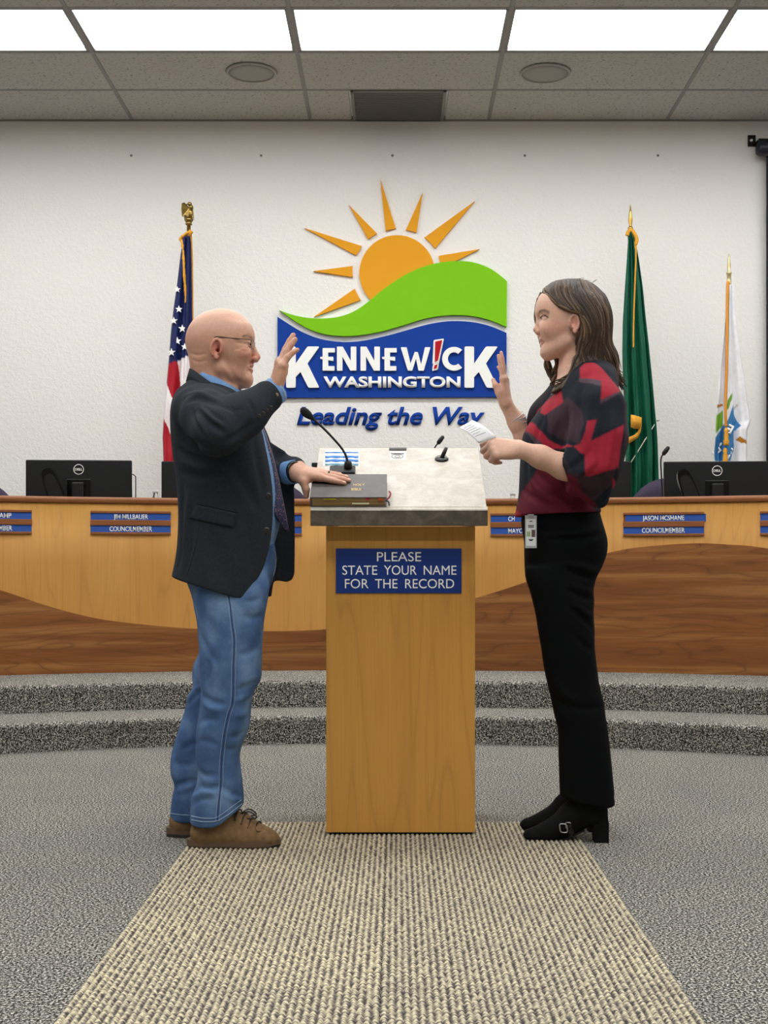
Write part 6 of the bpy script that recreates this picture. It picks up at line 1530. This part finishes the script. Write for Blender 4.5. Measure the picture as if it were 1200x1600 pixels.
PT.creases([([(884, 890), (905, 898), (930, 905)], .008, .009), ([(886, 880), (910, 886), (934, 894)], .008, -.007), ([(886, 922), (906, 932), (927, 937)], .007, .009), ([(888, 912), (908, 920), (926, 926)], .007, -.006), ([(892, 950), (910, 966), (926, 982)], .008, .008), ([(896, 944), (912, 956), (926, 964)], .007, -.006), ([(898, 992), (914, 1010), (928, 1016)], .008, .007),
            ([(835, 826), (865, 830), (905, 826)], .008, .006), ([(860, 842), (900, 842), (940, 836)], .008, .007), ([(870, 834), (905, 834), (938, 826)], .008, -.005), ([(860, 1078), (872, 1096), (890, 1108)], .010, .008), ([(890, 1104), (915, 1108), (940, 1104)], .010, .007), ([(868, 1062), (880, 1084), (900, 1094)], .010, -.006)], 3.7, 4.3, 1.4)
pm = PT.mesh((.36, 3.94, .06), (.74, 4.34, 1.08), .0048, .0048, None, 1); local(pm, WLOC); link('trousers', pm, blk, wom)

# heeled shoes with buckled straps
shm = plain('black_suede', srgb(10, 10, 11), .9, bump=.2, bscale=600, bdist=.0006, spec=.2); lacem = plain('black_lace_mesh', srgb(26, 25, 27), .6, bump=.8, bscale=190, bdist=.003)
def pump(x0, d):
    """block-heeled shoe, toe at photo x0"""
    o_ = Vector((xt(x0, d), d, 0)); X = lambda a, y_, z_: o_ + Vector((a, y_, z_)); S = Sdf()
    S.chain([X(.024, 0, .022), X(.075, 0, .030), X(.13, 0, .046), X(.19, 0, .076), X(.232, 0, .082)], [.020, .030, .031, .031, .030], .015)
    S.chain([X(.105, 0, .05), X(.15, 0, .085), X(.19, 0, .118)], [.030, .035, .037], .02); S.cone(X(.19, 0, .118), X(.225, 0, .12), .036, .036, .02); S.cone(X(.232, 0, .085), X(.228, 0, .115), .032, .034, .015); S.ell(X(.03, 0, .02), (.032, .024, .014), .01)
    S.extr([(o_.x - .1, -.1), (o_.x + .4, -.1), (o_.x + .4, .003), (o_.x + .14, .003), (o_.x + .09, .003), (o_.x - .1, .003)], d - .2, d + .2, .003, 'sub', 0)
    m = S.mesh(np.array(X(-.03, -.07, 0)), np.array(X(.31, .07, .16)), .004, .004, None, 1); local(m, WLOC); root = link('shoe', m, shm, wom)
    pr = []
    hl = [X(.222, 0, .0), X(.266, 0, .0), X(.266, 0, .06), X(.262, 0, .085), X(.218, 0, .072), X(.218, 0, .06)]
    MB().prism([p - WLOC for p in hl], (0, -.026, 0), (0, .026, 0)).build('heel', shm, root)
    sp2 = [X(.005, 0, .004), X(.06, 0, .0), X(.13, 0, .006), X(.19, 0, .036), X(.19, 0, .042), X(.13, 0, .014), X(.06, 0, .006), X(.004, 0, .010)]
    MB().prism([p - WLOC for p in sp2], (0, -.024, 0), (0, .024, 0)).build('sole', M['black'], root)
    stp = catmull([X(.150, -.036, .020), X(.143, -.040, .045), X(.132, -.036, .066), X(.122, -.014, .078), X(.12, .014, .078), X(.132, .038, .06), X(.148, .036, .022)], 5)
    MB().sheet([[p - WLOC + Vector((-.007, 0, -.004)), p - WLOC + Vector((.007, 0, .004))] for p in stp], (-.001, 0, .002)).build('strap', M['gloss_black'], root)
    for k, (a_, z_) in enumerate(((.121, .050), (.137, .056))):
        c = X(a_, -.043, z_) - WLOC; w2, h2 = (.0115, .0135) if k == 0 else (.009, .012)
        loop = [c + Vector((w2 * math.copysign(abs(math.cos(t_)) ** .5, math.cos(t_)) + .35 * h2 * math.sin(t_) * -.6, 0, h2 * math.copysign(abs(math.sin(t_)) ** .5, math.sin(t_)))) for t_ in np.linspace(0, 2 * PI, 21)]
        if k: loop = loop[2:12]
        MB().tube(loop, .0018 if k == 0 else .0012, 6, k == 1).build('buckle', M['steel'], root)
pump(818, 4.052); pump(813, 4.215)

# bracelets, identity card, paper
bc = P(808, 657, 4.315) - WLOC; ax = (W2 - E2).normalized()
for k, (off, tl) in enumerate(((-.012, .25), (-.004, -.2), (.004, .3), (.012, -.05), (.0, .55))):
    a2 = (Vector(ax) + Vector((tl * .5, 0, tl))).normalized(); MB().lathe([(.0335, -.0016), (.0352, 0), (.0335, .0016), (.0325, 0), (.0335, -.0016)], bc + ax * off, 32, a2).build('bracelet', M['steel'], wom)
by = 3.985
c0 = P(829.5, 831, by) - WLOC; cw, ch_ = 9.2 * by / F, 25.5 * by / F
card_ = MB().box(c0.x - cw, c0.x + cw, c0.y - .002, c0.y + .002, c0.z - ch_, c0.z + ch_, .001).build('identity_card', plain('clear_card_holder', srgb(176, 178, 180), .25), wom)
MB().box(c0.x - cw * .82, c0.x + cw * .82, c0.y - .003, c0.y - .002, c0.z - ch_ * .86, c0.z + ch_ * .78).build('card_face', plain('card_paper', srgb(226, 228, 228), .6), card_)
MB().box(c0.x + cw * .1, c0.x + cw * .72, c0.y - .0036, c0.y - .003, c0.z - ch_ * .32, c0.z + ch_ * .12).build('card_portrait', plain('portrait_print', srgb(92, 70, 66), .6), card_)
MB().box(c0.x - cw * .72, c0.x - cw * .1, c0.y - .0036, c0.y - .003, c0.z - ch_ * .28, c0.z + ch_ * .02).build('card_emblem', plain('emblem_print', srgb(168, 180, 140), .6), card_)
for zz, ww in ((.62, .25), (.36, .5), (.26, .5), (-.5, .4), (-.56, .25)):
    MB().box(c0.x - cw * ww, c0.x + cw * ww, c0.y - .0036, c0.y - .003, c0.z + ch_ * zz, c0.z + ch_ * (zz + .05)).build('card_print', M['charcoal'], card_)
MB().box(c0.x - cw * .5, c0.x + cw * .5, c0.y - .004, c0.y + .004, c0.z + ch_ * .84, c0.z + ch_ * 1.08, .001).build('clip', M['steel'], card_)

pd = 3.862
cor = [P(717, 668.5, pd - .02), P(738, 656.5, pd + .03), P(776, 683, pd + .03), P(748, 693, pd - .02)]
pc = sum(cor, Vector()) / 4
paper = thing('paper_sheet', 'folded white printed paper held in the woman\'s hand', 'paper', pc)
rows = []
for i in range(9):
    v_ = i / 8; row = []
    for j in range(9):
        u = j / 8; p = cor[0] * (1 - u) * (1 - v_) + cor[1] * u * (1 - v_) + cor[2] * u * v_ + cor[3] * (1 - u) * v_; row.append(p - pc + Vector((0, -.006 * math.sin(v_ * PI), .005 * math.sin(v_ * PI))))
    rows.append(row)
MB().sheet(rows, (.0002, -.0006, .0002)).build('sheet', plain('white_paper', srgb(226, 226, 228), .7), paper)
nrm = (cor[1] - cor[0]).cross(cor[3] - cor[0]).normalized(); nrm = nrm if nrm.y < 0 else -nrm
for k in range(6):
    v_ = .16 + .11 * k; ln = []
    for u in np.linspace(.12, .5 + .3 * rr.rand(), 6):
        p = cor[0] * (1 - u) * (1 - v_) + cor[1] * u * (1 - v_) + cor[2] * u * v_ + cor[3] * (1 - u) * v_; ln.append(p - pc + Vector((0, -.006 * math.sin(v_ * PI), .005 * math.sin(v_ * PI))) + nrm * .0012)
    MB().tube(ln, .0006, 4).build('printed_line', plain('print_ink', srgb(110, 110, 114), .8), paper)
